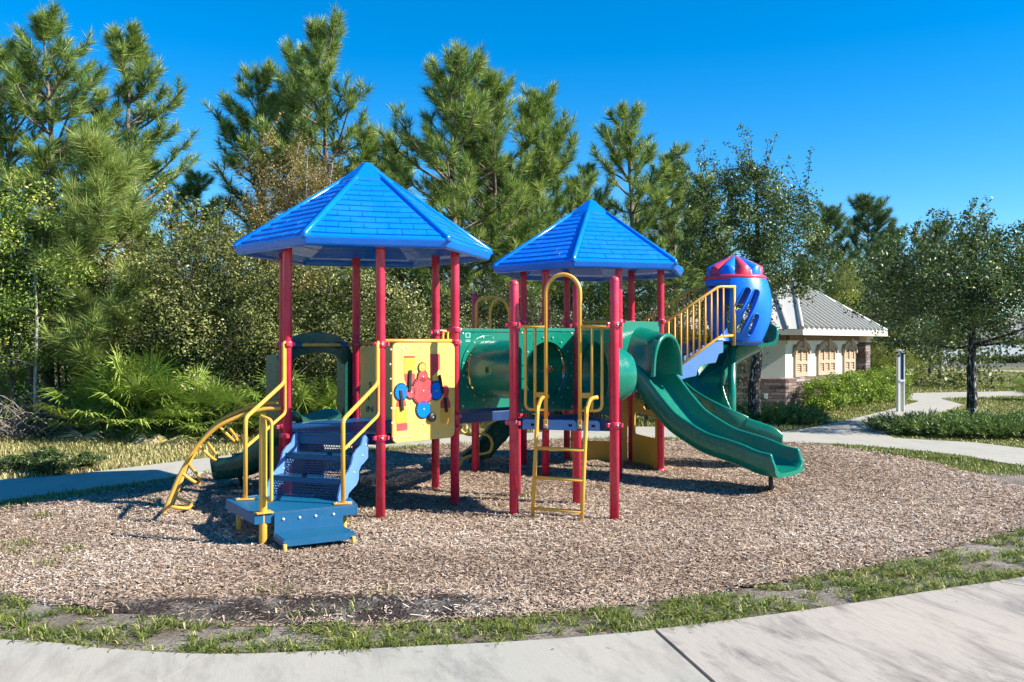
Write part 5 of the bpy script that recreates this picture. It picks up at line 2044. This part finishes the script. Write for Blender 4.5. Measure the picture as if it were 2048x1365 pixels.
def leaf_quads(pos, nper, rad, size, r, up=.35, flat=(1, 1, 1), aspect=.5):
    n = len(pos)
    k = n * nper
    P_ = np.repeat(pos, nper, 0)
    off_ = r.normal(0, 1, (k, 3)); off_ = unit(off_) * (r.random(k) ** .45)[:, None] * np.repeat(rad, nper)[:, None] * np.array(flat)
    p = P_ + off_
    nn = unit(r.normal(0, 1, (k, 3)) + np.array([0, 0, up * 2]) + unit(off_) * .55)
    d = unit(np.cross(nn, r.normal(0, 1, (k, 3))))
    s_ = np.cross(nn, d)
    l_ = size * r.uniform(.6, 1.25, k)
    hw_ = (l_ * aspect * .5)[:, None]
    a = p - d * (l_ * .5)[:, None]; c = p + d * (l_ * .5)[:, None]
    v = np.stack([a, p + s_ * hw_ + nn * (hw_ * .4), c, p - s_ * hw_ + nn * (hw_ * .4)], 1).reshape(-1, 3)
    t = np.clip(np.repeat(r.normal(.47, .20, n), nper) + r.normal(0, .20, k), 0, 1)
    return v, np.arange(len(v)).reshape(-1, 4), np.repeat(t, 4)


def make_leafy(seed, h, rx, z0, ncl, per, leaf, cr, tr_r, mat, bk='bark_dark', stems=1, wisps=0, lobes=7, up=.35, flat=(1, 1, .8), topw=1.0, ry=None, aspect=.5, limb=True, wl=1.0):
    r = np.random.default_rng(seed)
    ry = ry or rx
    lob = unit(r.normal(0, 1, (lobes, 3))); la_ = r.uniform(.15, .5, lobes)
    d = unit(r.normal(0, 1, (ncl, 3)))
    rr = r.random(ncl) ** .42
    f_ = .72 + (np.maximum(d @ lob.T - .55, 0) / .45 * la_).max(1)
    c = d * (rr * f_)[:, None]
    zc, hz_ = (h + z0) / 2, (h - z0) / 2 / 1.05
    taper = 1 - (1 - topw) * np.clip(c[:, 2:3] * .5 + .5, 0, 1)
    pos = np.concatenate([c[:, :1] * rx * taper, c[:, 1:2] * ry * taper, zc + c[:, 2:3] * hz_], 1)
    pos[:, 2] = np.maximum(pos[:, 2], .12)
    tr = MB()
    nodes = []
    for s_ in range(stems):
        a = r.random() * 6.28
        sp_ = rx * .35 if stems > 1 else rx * .06
        pts = [V(math.cos(a) * sp_ * .25, math.sin(a) * sp_ * .25, -.05)]
        for k in range(1, 8):
            t = k / 7
            pts.append(V(math.cos(a) * sp_ * (.25 + t) + r.normal(0, .04) * h * .12, math.sin(a) * sp_ * (.25 + t) + r.normal(0, .04) * h * .12, t * (h * .88)))
        tr.tube(pts, [max(tr_r / math.sqrt(stems) * (1 - .88 * k / 7) + .004, .006) for k in range(8)], 8)
        nodes += [(p, tr_r * (1 - .8 * i / 7)) for i, p in enumerate(pts) if p.z > z0 * .75 or i > 4]
    nlimb = max(6, ncl // 9)
    idxs = r.permutation(ncl)
    for k, i in enumerate(idxs):
        p = Vector(pos[i])
        if k < nlimb:
            cand = [(n_, rad_) for n_, rad_ in nodes if n_.z <= p.z + .05] or nodes[:1]
            b0, br_0 = min(cand, key=lambda q_: (q_[0] - p).length * (1 if q_[0].z < p.z else 3))
            m1 = b0.lerp(p, .45) + V(r.normal(0, .08), r.normal(0, .08), -.02 * h * r.random())
            pts = [b0, m1, p]
            sp2 = spline(pts, 3)
            w0 = min(br_0 * .5, .035 * h * .25 + .006)
            if limb:
                tr.tube(sp2, [max(w0 * (1 - .8 * j / (len(sp2) - 1)), .005) for j in range(len(sp2))], 5, cap=False)
            nodes += [(q_, w0 * .5) for q_ in sp2[2:]]
        elif limb and k < nlimb + ncl // 2:
            b0, br_0 = min(nodes[:160], key=lambda q_: (q_[0] - p).length)
            tr.tube([b0, b0.lerp(p, .5) + V(r.normal(0, .04), r.normal(0, .04), 0), p], [.009, .007, .004], 4, cap=False)
    rad = cr * r.uniform(.65, 1.25, ncl)
    v, f, t = leaf_quads(pos, per, rad, leaf, r, up, flat, aspect)
    vs_, fs_, ts_ = [v], [f], [t]
    if wisps:
        top = pos[np.argsort(-pos[:, 2])[:max(wisps * 2, 4)]]
        for k in range(wisps):
            o = Vector(top[r.integers(len(top))])
            dd = V(r.normal(.25, .35), r.normal(0, .35), 1).normalized()
            ln_ = r.uniform(.45, 1.0) * h * .16 * wl
            pts = [o + dd * (ln_ * s_) + V(.10 * ln_ * s_ * s_ * 2, 0, 0) for s_ in (0, .35, .7, 1)]
            tr.tube(pts, [.010, .008, .005, .003], 4, cap=False)
            pp = np.array([tuple(o.lerp(pts[-1], s_)) for s_ in np.linspace(.05, 1, 9)])
            v2, f2, t2 = leaf_quads(pp, 9, np.full(9, .10), leaf, r, up, (1, 1, 1), aspect)
            fs_.append(f2 + sum(len(q_) for q_ in vs_)); vs_.append(v2); ts_.append(t2)
    v, f, t = np.concatenate(vs_), np.concatenate(fs_), np.concatenate(ts_)
    me = bpy.data.meshes.new('trunk'); me.from_pydata(tr.v, [], tr.f); me.polygons.foreach_set('use_smooth', [True] * len(tr.f)); me.materials.append(M[bk])
    return me, npmesh('crown', v, f, mat, t), h


def plant(proto, x, y, h, name, label, cat, group=None, sxy=None, rz=None, mat=None, crown='crown', trunk='trunk'):
    me_t, me_c, h0 = proto
    s_ = h / h0
    o = root(name, (x, y, 0), label, cat, group, world=False)
    sx = s_ if sxy is None else s_ * sxy
    o.scale = (sx, sx, s_); o.rotation_euler = (0, 0, random.random() * 6.28 if rz is None else rz)
    t = obj(trunk, me_t, o); c = obj(crown, me_c, o)
    if mat:
        c.material_slots[0].link = 'OBJECT'; c.material_slots[0].material = M[mat]
    return o


pineA = make_pine(1, 9.2, 1.75, 3.2, 17, 4)
pineB = make_pine(2, 9.2, 1.6, 2.6, 18, 4)
pineC = make_pine(3, 8.3, 2.0, 1.6, 19, 5, nper=52)
pineD = make_pine(4, 8.0, 1.7, 2.2, 18, 5, nper=52)
pineE = make_pine(5, 8.2, 1.45, 3.0, 14, 4)
pineY = make_pine(6, 5.9, 1.35, .8, 15, 5, nper=60, nl=.34, wid=.012, soft=True, asc=.45)
pineY[1].materials[0] = M['needles_soft']
ztop = lambda py, d: CAMZ + (YH - py) / FPX * d
PG_ = 'pines behind the play area'
for (pr, px, d, top, sxy, mat, lab) in (
    (pineA, 8, 21, 88, 1.25, None, 'tall pine cut by the left edge of the photo'),
    (pineA, 97, 20, 26, 1.25, None, 'tallest pine at far left with long bare trunk below its crown'),
    (pineB, 258, 21, 60, 1.31, None, 'tall open pine second from the far left with drooping right branches'),
    (pineE, 395, 25, 345, 1.25, None, 'short pine low between the left pines and the bronze tree'),
    (pineE, 515, 24, 132, 1.25, None, 'narrow pine rising just left of the bronze tree top'),
    (pineB, 648, 23, 45, 1.19, None, 'tall thin pine above and behind the bronze tree'),
    (pineE, 590, 24.5, 95, 1.0, None, 'slim pine close left of the tall thin pine behind the bronze tree'),
    (pineE, 735, 23.5, 262, 1.19, None, 'small pine top above the peak of the larger blue roof'),
    (pineD, 800, 25, 300, 1.13, None, 'low pine between the larger roof peak and the big central pine'),
    (pineC, 905, 20, 110, 1.19, None, 'big full pine in the middle between the two blue roofs'),
    (pineD, 985, 20.8, 138, 1.07, None, 'second leader pine crowding the right flank of the big central pine'),
    (pineD, 1078, 22, 188, 1.19, None, 'dense pine above the smaller blue roof peak on its left'),
    (pineC, 1010, 24, 330, 1.13, None, 'lower pine filling the gap under the central pines'),
    (pineE, 1180, 25, 330, 1.13, None, 'small sparse pine directly behind the smaller roof peak'),
    (pineE, 1258, 24, 210, 1.25, None, 'open pine with upswept branches right of the smaller roof peak'),
    (pineD, 1350, 25.5, 308, 1.07, None, 'short dense pine right of the open upswept pine'),
    (pineE, 1405, 27, 350, 1.13, None, 'small dark pine half behind the left side of the wispy oak'),
    (pineC, 1735, 38, 395, 1.25, 'needles_dark', 'dark pine standing behind the right end of the park building'),
    (pineD, 1655, 37, 412, 1.25, 'needles_dark', 'dark bushy pine behind the middle of the building roof'),
    (pineD, 1790, 41, 452, 1.25, 'needles_dark', 'dark lower pine between the building and the right oak'),
    (pineC, 1880, 43, 445, 1.19, 'needles_dark', 'dark pine top showing above the right oak crown')):
    plant(pr, (px - 1024) / FPX * d, d, ztop(top, d), 'pine_tree', lab, 'pine tree', PG_, sxy, None, mat)
plant(pineY, (212 - 1024) / FPX * 18.2, 18.2, ztop(275, 18.2), 'pine_tree', 'young soft needled light green pine in front of the left pines', 'pine tree', None, 1.25)

shrA = make_leafy(11, 3.6, 1.35, .1, 130, 190, .047, .33, .05, 'leaf_olive', stems=4, wisps=10)
shrB = make_leafy(12, 3.4, 1.5, .1, 140, 180, .047, .34, .05, 'leaf_olive', stems=5, wisps=8)
shrC = make_leafy(13, 4.6, 1.25, .3, 140, 150, .062, .34, .06, 'leaf_green', 'bark_dark', stems=3, wisps=10, aspect=.42)
bron = make_leafy(14, 6.5, 1.95, 1.0, 230, 220, .048, .36, .09, 'leaf_bronze', 'bark_pale', stems=3, wisps=22, topw=.8)
dkoak = make_leafy(15, 6.0, 2.1, .4, 150, 120, .075, .45, .12, 'leaf_oak', stems=2, wisps=14)
for (pr, px, d, top, sxy, mat, nm, lab, cat) in (
    (bron, 590, 19.2, 255, 1.0, None, 'bronze_tree', 'bronze leaved tree left of the larger blue roof', 'tree'),
    (shrC, 45, 17.8, 300, 1.0, None, 'shrub', 'tall bright green shrub with pale stems at the far left edge', 'shrub'),
    (shrC, -40, 18.6, 380, 1.0, None, 'shrub', 'bright green shrub cut by the left edge behind the twig pile', 'shrub'),
    (shrC, 140, 18.8, 430, .95, 'leaf_green', 'shrub', 'leafy green shrub under the tallest pine trunk', 'shrub'),
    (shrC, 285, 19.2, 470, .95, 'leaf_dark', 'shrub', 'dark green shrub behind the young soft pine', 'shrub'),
    (shrA, 375, 19.0, 395, 1.15, None, 'shrub', 'olive shrub above the palmettos with twiggy top', 'shrub'),
    (shrB, 455, 18.4, 455, 1.1, None, 'shrub', 'broad olive shrub left of the larger roof edge', 'shrub'),
    (shrB, 300, 18.2, 590, 1.0, 'leaf_dark', 'shrub', 'low dark shrub just behind the largest palmetto', 'shrub'),
    (shrA, 545, 18.6, 470, 1.1, None, 'shrub', 'olive shrub behind the left red post under the larger roof', 'shrub'),
    (shrB, 640, 18.3, 500, 1.15, None, 'shrub', 'pale olive shrub seen through the arched slide entrance', 'shrub'),
    (shrA, 720, 18.8, 480, 1.1, 'leaf_dark', 'shrub', 'dark shrub behind the middle of the larger roof', 'shrub'),
    (shrB, 800, 18.4, 520, 1.1, None, 'shrub', 'speckled olive shrub between the right posts of the larger roof', 'shrub'),
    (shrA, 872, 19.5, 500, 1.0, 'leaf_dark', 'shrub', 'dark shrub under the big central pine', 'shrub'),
    (shrB, 955, 19.8, 545, 1.15, 'leaf_grey', 'shrub', 'grey green shrub behind the yellow loop gate', 'shrub'),
    (shrA, 1050, 20.0, 540, 1.15, 'leaf_grey', 'shrub', 'grey green shrub behind the ladder arch', 'shrub'),
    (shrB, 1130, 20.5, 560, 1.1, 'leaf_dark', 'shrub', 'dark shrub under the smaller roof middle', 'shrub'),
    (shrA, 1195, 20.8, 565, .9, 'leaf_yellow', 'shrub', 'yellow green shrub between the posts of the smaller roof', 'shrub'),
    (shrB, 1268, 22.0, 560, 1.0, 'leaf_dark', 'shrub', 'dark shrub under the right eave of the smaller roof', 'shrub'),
    (dkoak, 1410, 34, 400, 1.0, 'leaf_oak', 'oak_tree', 'dark dense oak behind the tower steps', 'tree'),
    (dkoak, 1325, 33, 440, .9, 'leaf_grey', 'oak_tree', 'grey green oak behind the right side of the smaller roof', 'tree'),
    (dkoak, 1575, 34, 440, .9, 'leaf_oak', 'oak_tree', 'dark oak rising behind the building roof ridge', 'tree'),
    (dkoak, 1690, 35, 520, .9, 'leaf_grey', 'oak_tree', 'grey oak behind the sloping right end of the building roof', 'tree'),
    (shrC, 1685, 33, 500, .6, 'leaf_yellow', 'shrub', 'slender yellow green sapling behind the building roof', 'shrub'),
    (dkoak, 1770, 37, 540, 1.0, 'leaf_dark', 'oak_tree', 'dark tree between the building corner and the right oak', 'tree'),
    (dkoak, 1850, 46, 560, 1.0, 'leaf_dark', 'oak_tree', 'green tree far behind the white sign post', 'tree'),
    (shrC, 1835, 44, 650, 1.1, 'leaf_yellow', 'shrub', 'yellow green shrub beside the utility post', 'shrub'),
    (shrB, 1780, 33, 680, 1.2, 'leaf_yellow', 'shrub', 'low yellow green bush right of the stone pillar', 'shrub'),
    (shrB, 2062, 28.0, 745, 1.1, 'leaf_hedge', 'shrub', 'clipped bright green bush cut by the right edge', 'shrub'),
    (shrB, 985, 18.6, 815, 1.35, 'leaf_grey', 'shrub', 'low grey bush beyond the path behind the snake climber', 'shrub'),
    (shrA, 1340, 23.5, 755, 1.2, 'leaf_yellow', 'shrub', 'low yellow green bush by the building left of the spiral slide', 'shrub')):
    x, y = (px - 1024) / FPX * d, d
    h_ = ztop(top, d)
    # low bushes keep a natural width instead of shrinking with their height
    if h_ < 1.6:
        sxy = sxy * min(2.4, 1.3 / h_ + .3)
    plant(pr, x, y, h_, nm, lab, cat, None, sxy, None, mat)

# the two oaks with visible trunks
oakL = make_leafy(21, 6.9, 2.25, 1.7, 240, 125, .078, .36, .155, 'leaf_oak', 'bark_oak', wisps=34, topw=.55, lobes=9, wl=1.25)
x, y = G(1489, 850)
plant(oakL, x + .25, y, ztop(275, y), 'oak_tree', 'wispy oak with mottled trunk standing behind the spiral slide', 'tree', None, 1.0, 2.0, None)
oakR = make_leafy(22, 4.75, 2.75, 1.55, 235, 135, .08, .40, .125, 'leaf_oak', 'bark_oak', wisps=46, topw=.75, lobes=9, wl=1.3)
x, y = G(1940, 857)
plant(oakR, x, y, ztop(420, y), 'oak_tree', 'dark round oak with speckled trunk rising from the juniper bed', 'tree', None, 1.0, .6, None)

# hedge along the sunny wall
r = np.random.default_rng(31)
ha, hb = BN + ur * .15 + nr_ * .75, BE + ur * 1.25 + nr_ * .85
n = 330
t = r.random(n)
pos = np.array([tuple(ha.lerp(hb, a)) for a in t]) + np.array([tuple(nr_)]) * r.uniform(-.42, .42, n)[:, None]
pos[:, 2] = r.uniform(.10, .98, n) * np.clip(.82 + t * .30, 0, 1)
v, f, tt = leaf_quads(pos, 95, np.full(n, .17), .062, r, .5, (1, 1, .8))
hd = root('hedge', (tuple((ha + hb) / 2)[0], tuple((ha + hb) / 2)[1], 0), 'bright green clipped hedge along the sunny wall of the building', 'hedge', world=False)
loc = np.array(hd.location)
o = obj('foliage', npmesh('foliage', v - loc, f, 'leaf_hedge', tt), hd)
b = MB()
for k in range(26):
    p = Vector(pos[k * 12]) - hd.location
    b.tube([V(p.x * .98, p.y * .98, 0), p], [.012, .005], 5, cap=False)
b.build('stems', 'bark_dark', hd)

# dark clipped hedge in front of the far fence
r = np.random.default_rng(33)
n = 260
pos = np.stack([r.uniform(36, 56, n), 78.3 + r.uniform(-.5, .5, n), r.uniform(.1, .62, n)], 1)
v, f, tt = leaf_quads(pos, 60, np.full(n, .45), .20, r, .5, (1, 1, .5))
fh = root('hedge', (46, 78.3, 0), 'dark low hedge in front of the far pale fence', 'hedge', world=False)
o = obj('foliage', npmesh('foliage', v - np.array([46, 78.3, 0]), f, 'leaf_dark', tt), fh)

# junipers
def juniper(cx, cy, rx, ry, n, hmax, label, seed, rot=0):
    r = np.random.default_rng(seed)
    a = r.random(n) * 2 * PI; q_ = r.random(n) ** .5
    bx, by = np.cos(a) * q_ * rx, np.sin(a) * q_ * ry
    hh = hmax * (.45 + .55 * vnoise(bx + 30, by + 30, .55, seed)) * (1 - .45 * q_ ** 3)
    per = 26
    k = n * per
    dirs_ = unit(np.stack([np.cos(a) * .8 + r.normal(0, .5, n), np.sin(a) * .8 + r.normal(0, .5, n), r.uniform(.25, .8, n)], 1))
    base = np.stack([bx, by, hh * .55], 1)
    s_ = r.random(k)
    P_ = np.repeat(base, per, 0) + np.repeat(dirs_, per, 0) * (s_ * .30)[:, None]
    nd = unit(np.repeat(dirs_, per, 0) + r.normal(0, .55, (k, 3)))
    l_ = r.uniform(.05, .11, k)
    sd_ = unit(np.cross(nd, r.normal(0, 1, (k, 3)))) * .011
    v = np.stack([P_ - sd_, P_ + sd_, P_ + nd * l_[:, None]], 1).reshape(-1, 3)
    v[:, 2] = np.maximum(v[:, 2], .01)
    ca_, sa_ = math.cos(rot), math.sin(rot)
    v = np.stack([v[:, 0] * ca_ - v[:, 1] * sa_, v[:, 0] * sa_ + v[:, 1] * ca_, v[:, 2]], 1)
    tt = np.clip(np.repeat(r.normal(.4, .12, n), per) + s_ * .45 + r.normal(0, .12, k), 0, 1)
    o = obj('juniper_ground_cover', npmesh('juniper_ground_cover', v, np.arange(len(v)).reshape(-1, 3), 'leaf_juniper', np.repeat(tt, 3)))
    o.location = (cx, cy, 0)
    return stuff(o, label, 'ground cover')


x, y = G(1950, 868)
juniper(x, y, 1.95, 1.25, 1700, .34, 'spreading green juniper bed round the foot of the speckled oak', 41)
x, y = G(1548, 846)
juniper(x, y, .95, 1.2, 700, .38, 'spreading dark juniper beside the stone base behind the spiral slide', 42)
b = MB()
x, y = G(1950, 872); b.prism([(x + 2.3 * math.cos(t), y + 1.45 * math.sin(t)) for t in [2 * PI * j / 30 for j in range(30)]], fr0, .004, .004)
x, y = G(1552, 842); b.prism([(x + 1.3 * math.cos(t), y + 1.8 * math.sin(t)) for t in [2 * PI * j / 30 for j in range(30)]], fr0, .004, .004)
x, y = G(95, 952); b.prism([(x + 1.9 * math.cos(t), y + .75 * math.sin(t)) for t in [2 * PI * j / 30 for j in range(30)]], fr0, .004, .004)
hm = (ha + hb) / 2
b.prism([tuple((p)[:2]) for p in (ha - ur * .9 + nr_ * .75, hb + ur * .3 + nr_ * .75, hb + ur * .3 - nr_ * .7, ha - ur * .9 - nr_ * .7)], fr0, .004, .004)
structure(b.build('soil', soil_mat('bed_mulch', (.09, .05, .035), (.17, .105, .075), (.05, .03, .02))))

# three low shrubs in the bed on the left
low = make_leafy(51, .50, .42, .02, 60, 60, .050, .12, .02, 'leaf_dark', stems=5, wisps=4, flat=(1, 1, .8), aspect=.55)
for (px, py, top, s_, lab) in ((18, 945, 910, 1.3, 'low dark shrub at the left end of the bed, nearest the photo edge'), (92, 951, 896, 1.35, 'largest low dark shrub in the middle of the left bed'),
                               (60, 941, 905, 1.0, 'low dark shrub half behind the largest one in the left bed'), (171, 940, 902, 1.15, 'small round shrub alone at the right end of the left bed')):
    x, y = G(px, py)
    plant(low, x, y, (py - top) / FPX * y, 'low_shrub', lab, 'shrub', 'low shrubs in the left bed', s_)

# saw palmettos
def make_palmetto(seed, nf, hh, dead):
    r = np.random.default_rng(seed)
    vs_, ts_ = [], []
    st = MB()
    for k in range(nf):
        a = r.random() * 2 * PI
        isd = k < dead
        el = r.uniform(-.15, .25) if isd else r.uniform(.35, 1.35)
        pl_ = hh * r.uniform(.45, .75) * (.7 if isd else 1)
        d = V(math.cos(a) * math.cos(el), math.sin(a) * math.cos(el), math.sin(el))
        b0 = V(r.normal(0, .16), r.normal(0, .16), .08)
        hub = b0 + d * pl_ - V(0, 0, .12 * pl_ * (1 - d.z))
        st.tube([b0, b0.lerp(hub, .5) + V(0, 0, .05), hub], [.014, .011, .008], 5, cap=False)
        fd = (d + V(0, 0, -.25 if not isd else -.9)).normalized()
        side = fd.cross(V(0, 0, 1)).normalized()
        nrm = side.cross(fd).normalized()
        tb = r.uniform(.02, .15) if isd else (r.uniform(.17, .22) if r.random() < .10 else r.uniform(.30, .95))
        nl_f = 30
        Lf = hh * r.uniform(.34, .46)
        for j in range(nl_f):
            ph = (j / (nl_f - 1) - .5) * math.radians(230) + r.normal(0, .03)
            ld = fd * math.cos(ph) + side * math.sin(ph) + nrm * (.18 + r.normal(0, .05))
            ld.normalize()
            l_ = Lf * (1 - .25 * abs(ph) / 2) * r.uniform(.85, 1.1)
            mid_ = hub + ld * l_ * .55
            tip = hub + ld * l_ - V(0, 0, l_ * r.uniform(.08, .40 if not isd else .7))
            w_ = ld.cross(nrm).normalized() * (.0095 * hh)
            base0 = hub + ld * .03
            quad = [base0 - w_ * .25, base0 + w_ * .25, mid_ + w_, mid_ - w_]
            vs_.append(quad + [mid_ - w_, mid_ + w_, tip + w_ * .1, tip - w_ * .1])
            ts_ += [min(max(tb + r.normal(0, .03 if isd else .10), .0 if isd else .2), 1)] * 8
    v = np.array([[tuple(p) for p in q_] for q_ in vs_]).reshape(-1, 3)
    me = bpy.data.meshes.new('stems'); me.from_pydata(st.v, [], st.f); me.materials.append(M['leaf_green']); 
    a_ = me.attributes.new('tint', 'FLOAT', 'POINT'); a_.data.foreach_set('value', [.55] * len(me.vertices))
    return me, npmesh('fronds', v, np.arange(len(v)).reshape(-1, 4), 'leaf_palm', ts_), hh * 1.0


palA = make_palmetto(61, 40, 1.5, 6); palB = make_palmetto(62, 36, 1.5, 9)
for (pr, px, d, h_, s_, lab) in ((palA, 300, 17.0, 1.75, 1.05, 'largest palmetto in the middle of the clump at the thicket edge'), (palB, 215, 17.2, 1.35, 1.1, 'palmetto at the left end of the clump with tan dead fronds'),
                                 (palA, 255, 17.7, 1.95, 1.0, 'tall palmetto at the back of the clump'), (palB, 385, 16.8, 1.45, 1.1, 'palmetto with hanging yellow fronds right of the largest one'),
                                 (palA, 450, 16.9, 1.25, 1.1, 'low palmetto behind the yellow arch climber'), (palA, 350, 17.8, 1.9, 1.0, 'upright palmetto at the back right of the clump'),
                                 (palB, 610, 17.0, 1.5, 1.1, 'palmetto seen through the arched slide entrance'), (palA, 690, 17.3, 1.2, 1.0, 'small palmetto behind the back red post of the larger roof')):
    plant(pr, (px - 1024) / FPX * d, d, h_, 'palmetto', lab, 'palmetto', 'saw palmettos at the thicket edge', s_, crown='fronds', trunk='stems')

# dry brush pile on the left
b = MB()
for k in range(330):
    x = (rng.normal(30, 62) - 1024) / FPX * 17.2; y = 17.1 + rng.normal(0, .4)
    p = V(x, y, abs(rng.normal(0, .22)))
    d = V(rng.normal(0, 1), rng.normal(0, .6), abs(rng.normal(.25, .45))).normalized()
    l_ = rng.uniform(.3, 1.0)
    b.tube([p, p + d * l_ * .5 + V(0, 0, .05), p + d * l_ - V(0, 0, .12 * l_)], [.009, .007, .003], 4, cap=False)
stuff(b.build('brush_pile', 'twigs'), 'tangled pile of dry grey twigs at the left edge of the thicket', 'brush')
# thin pale trunk at the left edge
b = MB(); xx = (72 - 1024) / FPX * 17.3
b.tube([V(xx, 17.3, -.05), V(xx - .03, 17.32, 1.0), V(xx + .02, 17.3, 2.2), V(xx - .05, 17.35, 3.2)], [.038, .034, .028, .014], 8)
for k in range(7):
    z_ = .7 + .35 * k; a = 1.9 * k
    b.tube([V(xx, 17.3, z_), V(xx + .35 * math.cos(a), 17.3 + .3 * math.sin(a), z_ + .12), V(xx + .6 * math.cos(a), 17.3 + .5 * math.sin(a), z_ + .05)], [.012, .009, .004], 4, cap=False)
tag(b.build('bare_sapling', 'bark_pale'), 'thin pale bare sapling trunk among the bright shrubs at far left', 'tree')

# undergrowth that closes the wood behind the single plants
r = np.random.default_rng(71)
def mass(name, xr, yr, zf, n, per, rad, leaf, mat, label, cat):
    x_ = r.uniform(*xr, n); y_ = r.uniform(0, 1, n); y_ = yr(x_, y_)
    z_ = r.random(n) * zf(x_, y_)
    v, f, t = leaf_quads(np.stack([x_, y_, z_], 1), per, rad * r.uniform(.6, 1.3, n), leaf, r, .3)
    return stuff(obj(name, npmesh(name, v, f, mat, t)), label, cat)


mass('undergrowth', (-14.5, 5.5), lambda x_, u_: 19.6 + 3.5 * u_ + np.clip(x_, 0, 9) * .35, lambda x_, y_: 1.8 + 2.2 * vnoise(x_ + 40, y_, 1.7, 3), 850, 95, .48, .085, 'leaf_dark', 'dark undergrowth filling the wood behind the shrubs and palmettos', 'undergrowth')
mass('undergrowth', (-13, 6), lambda x_, u_: 18.9 + 1.0 * u_ + np.clip(x_, 0, 9) * .35, lambda x_, y_: 1.1 + 1.7 * vnoise(x_ + 40, y_, 1.1, 5), 210, 95, .36, .065, 'leaf_olive', 'speckled olive undergrowth between the shrubs along the thicket edge', 'undergrowth')
mass('undergrowth', (3.5, 18.5), lambda x_, u_: 33 + 9 * u_ + np.clip(x_ - 16, 0, 30) * .9, lambda x_, y_: 2.2 + 2.6 * vnoise(x_ + 40, y_, 3.0, 6), 430, 95, .75, .13, 'leaf_dark', 'dark wood edge far behind the building and the right oak', 'undergrowth')
mass('treeline', (34, 120), lambda x_, u_: 98 + 12 * u_, lambda x_, y_: 4 + 5 * vnoise(x_ + 40, y_, 6.0, 7), 500, 90, 1.6, .35, 'leaf_dark', 'distant trees beyond the far house', 'trees')
mass('treeline', (-140, 40), lambda x_, u_: 30 + 8 * u_ + np.abs(x_ + 5) * .10, lambda x_, y_: 3.0 + 2.0 * vnoise(x_ + 200, y_, 4.0, 8), 800, 80, 1.1, .2, 'leaf_dark', 'deeper wood behind the pines', 'trees')
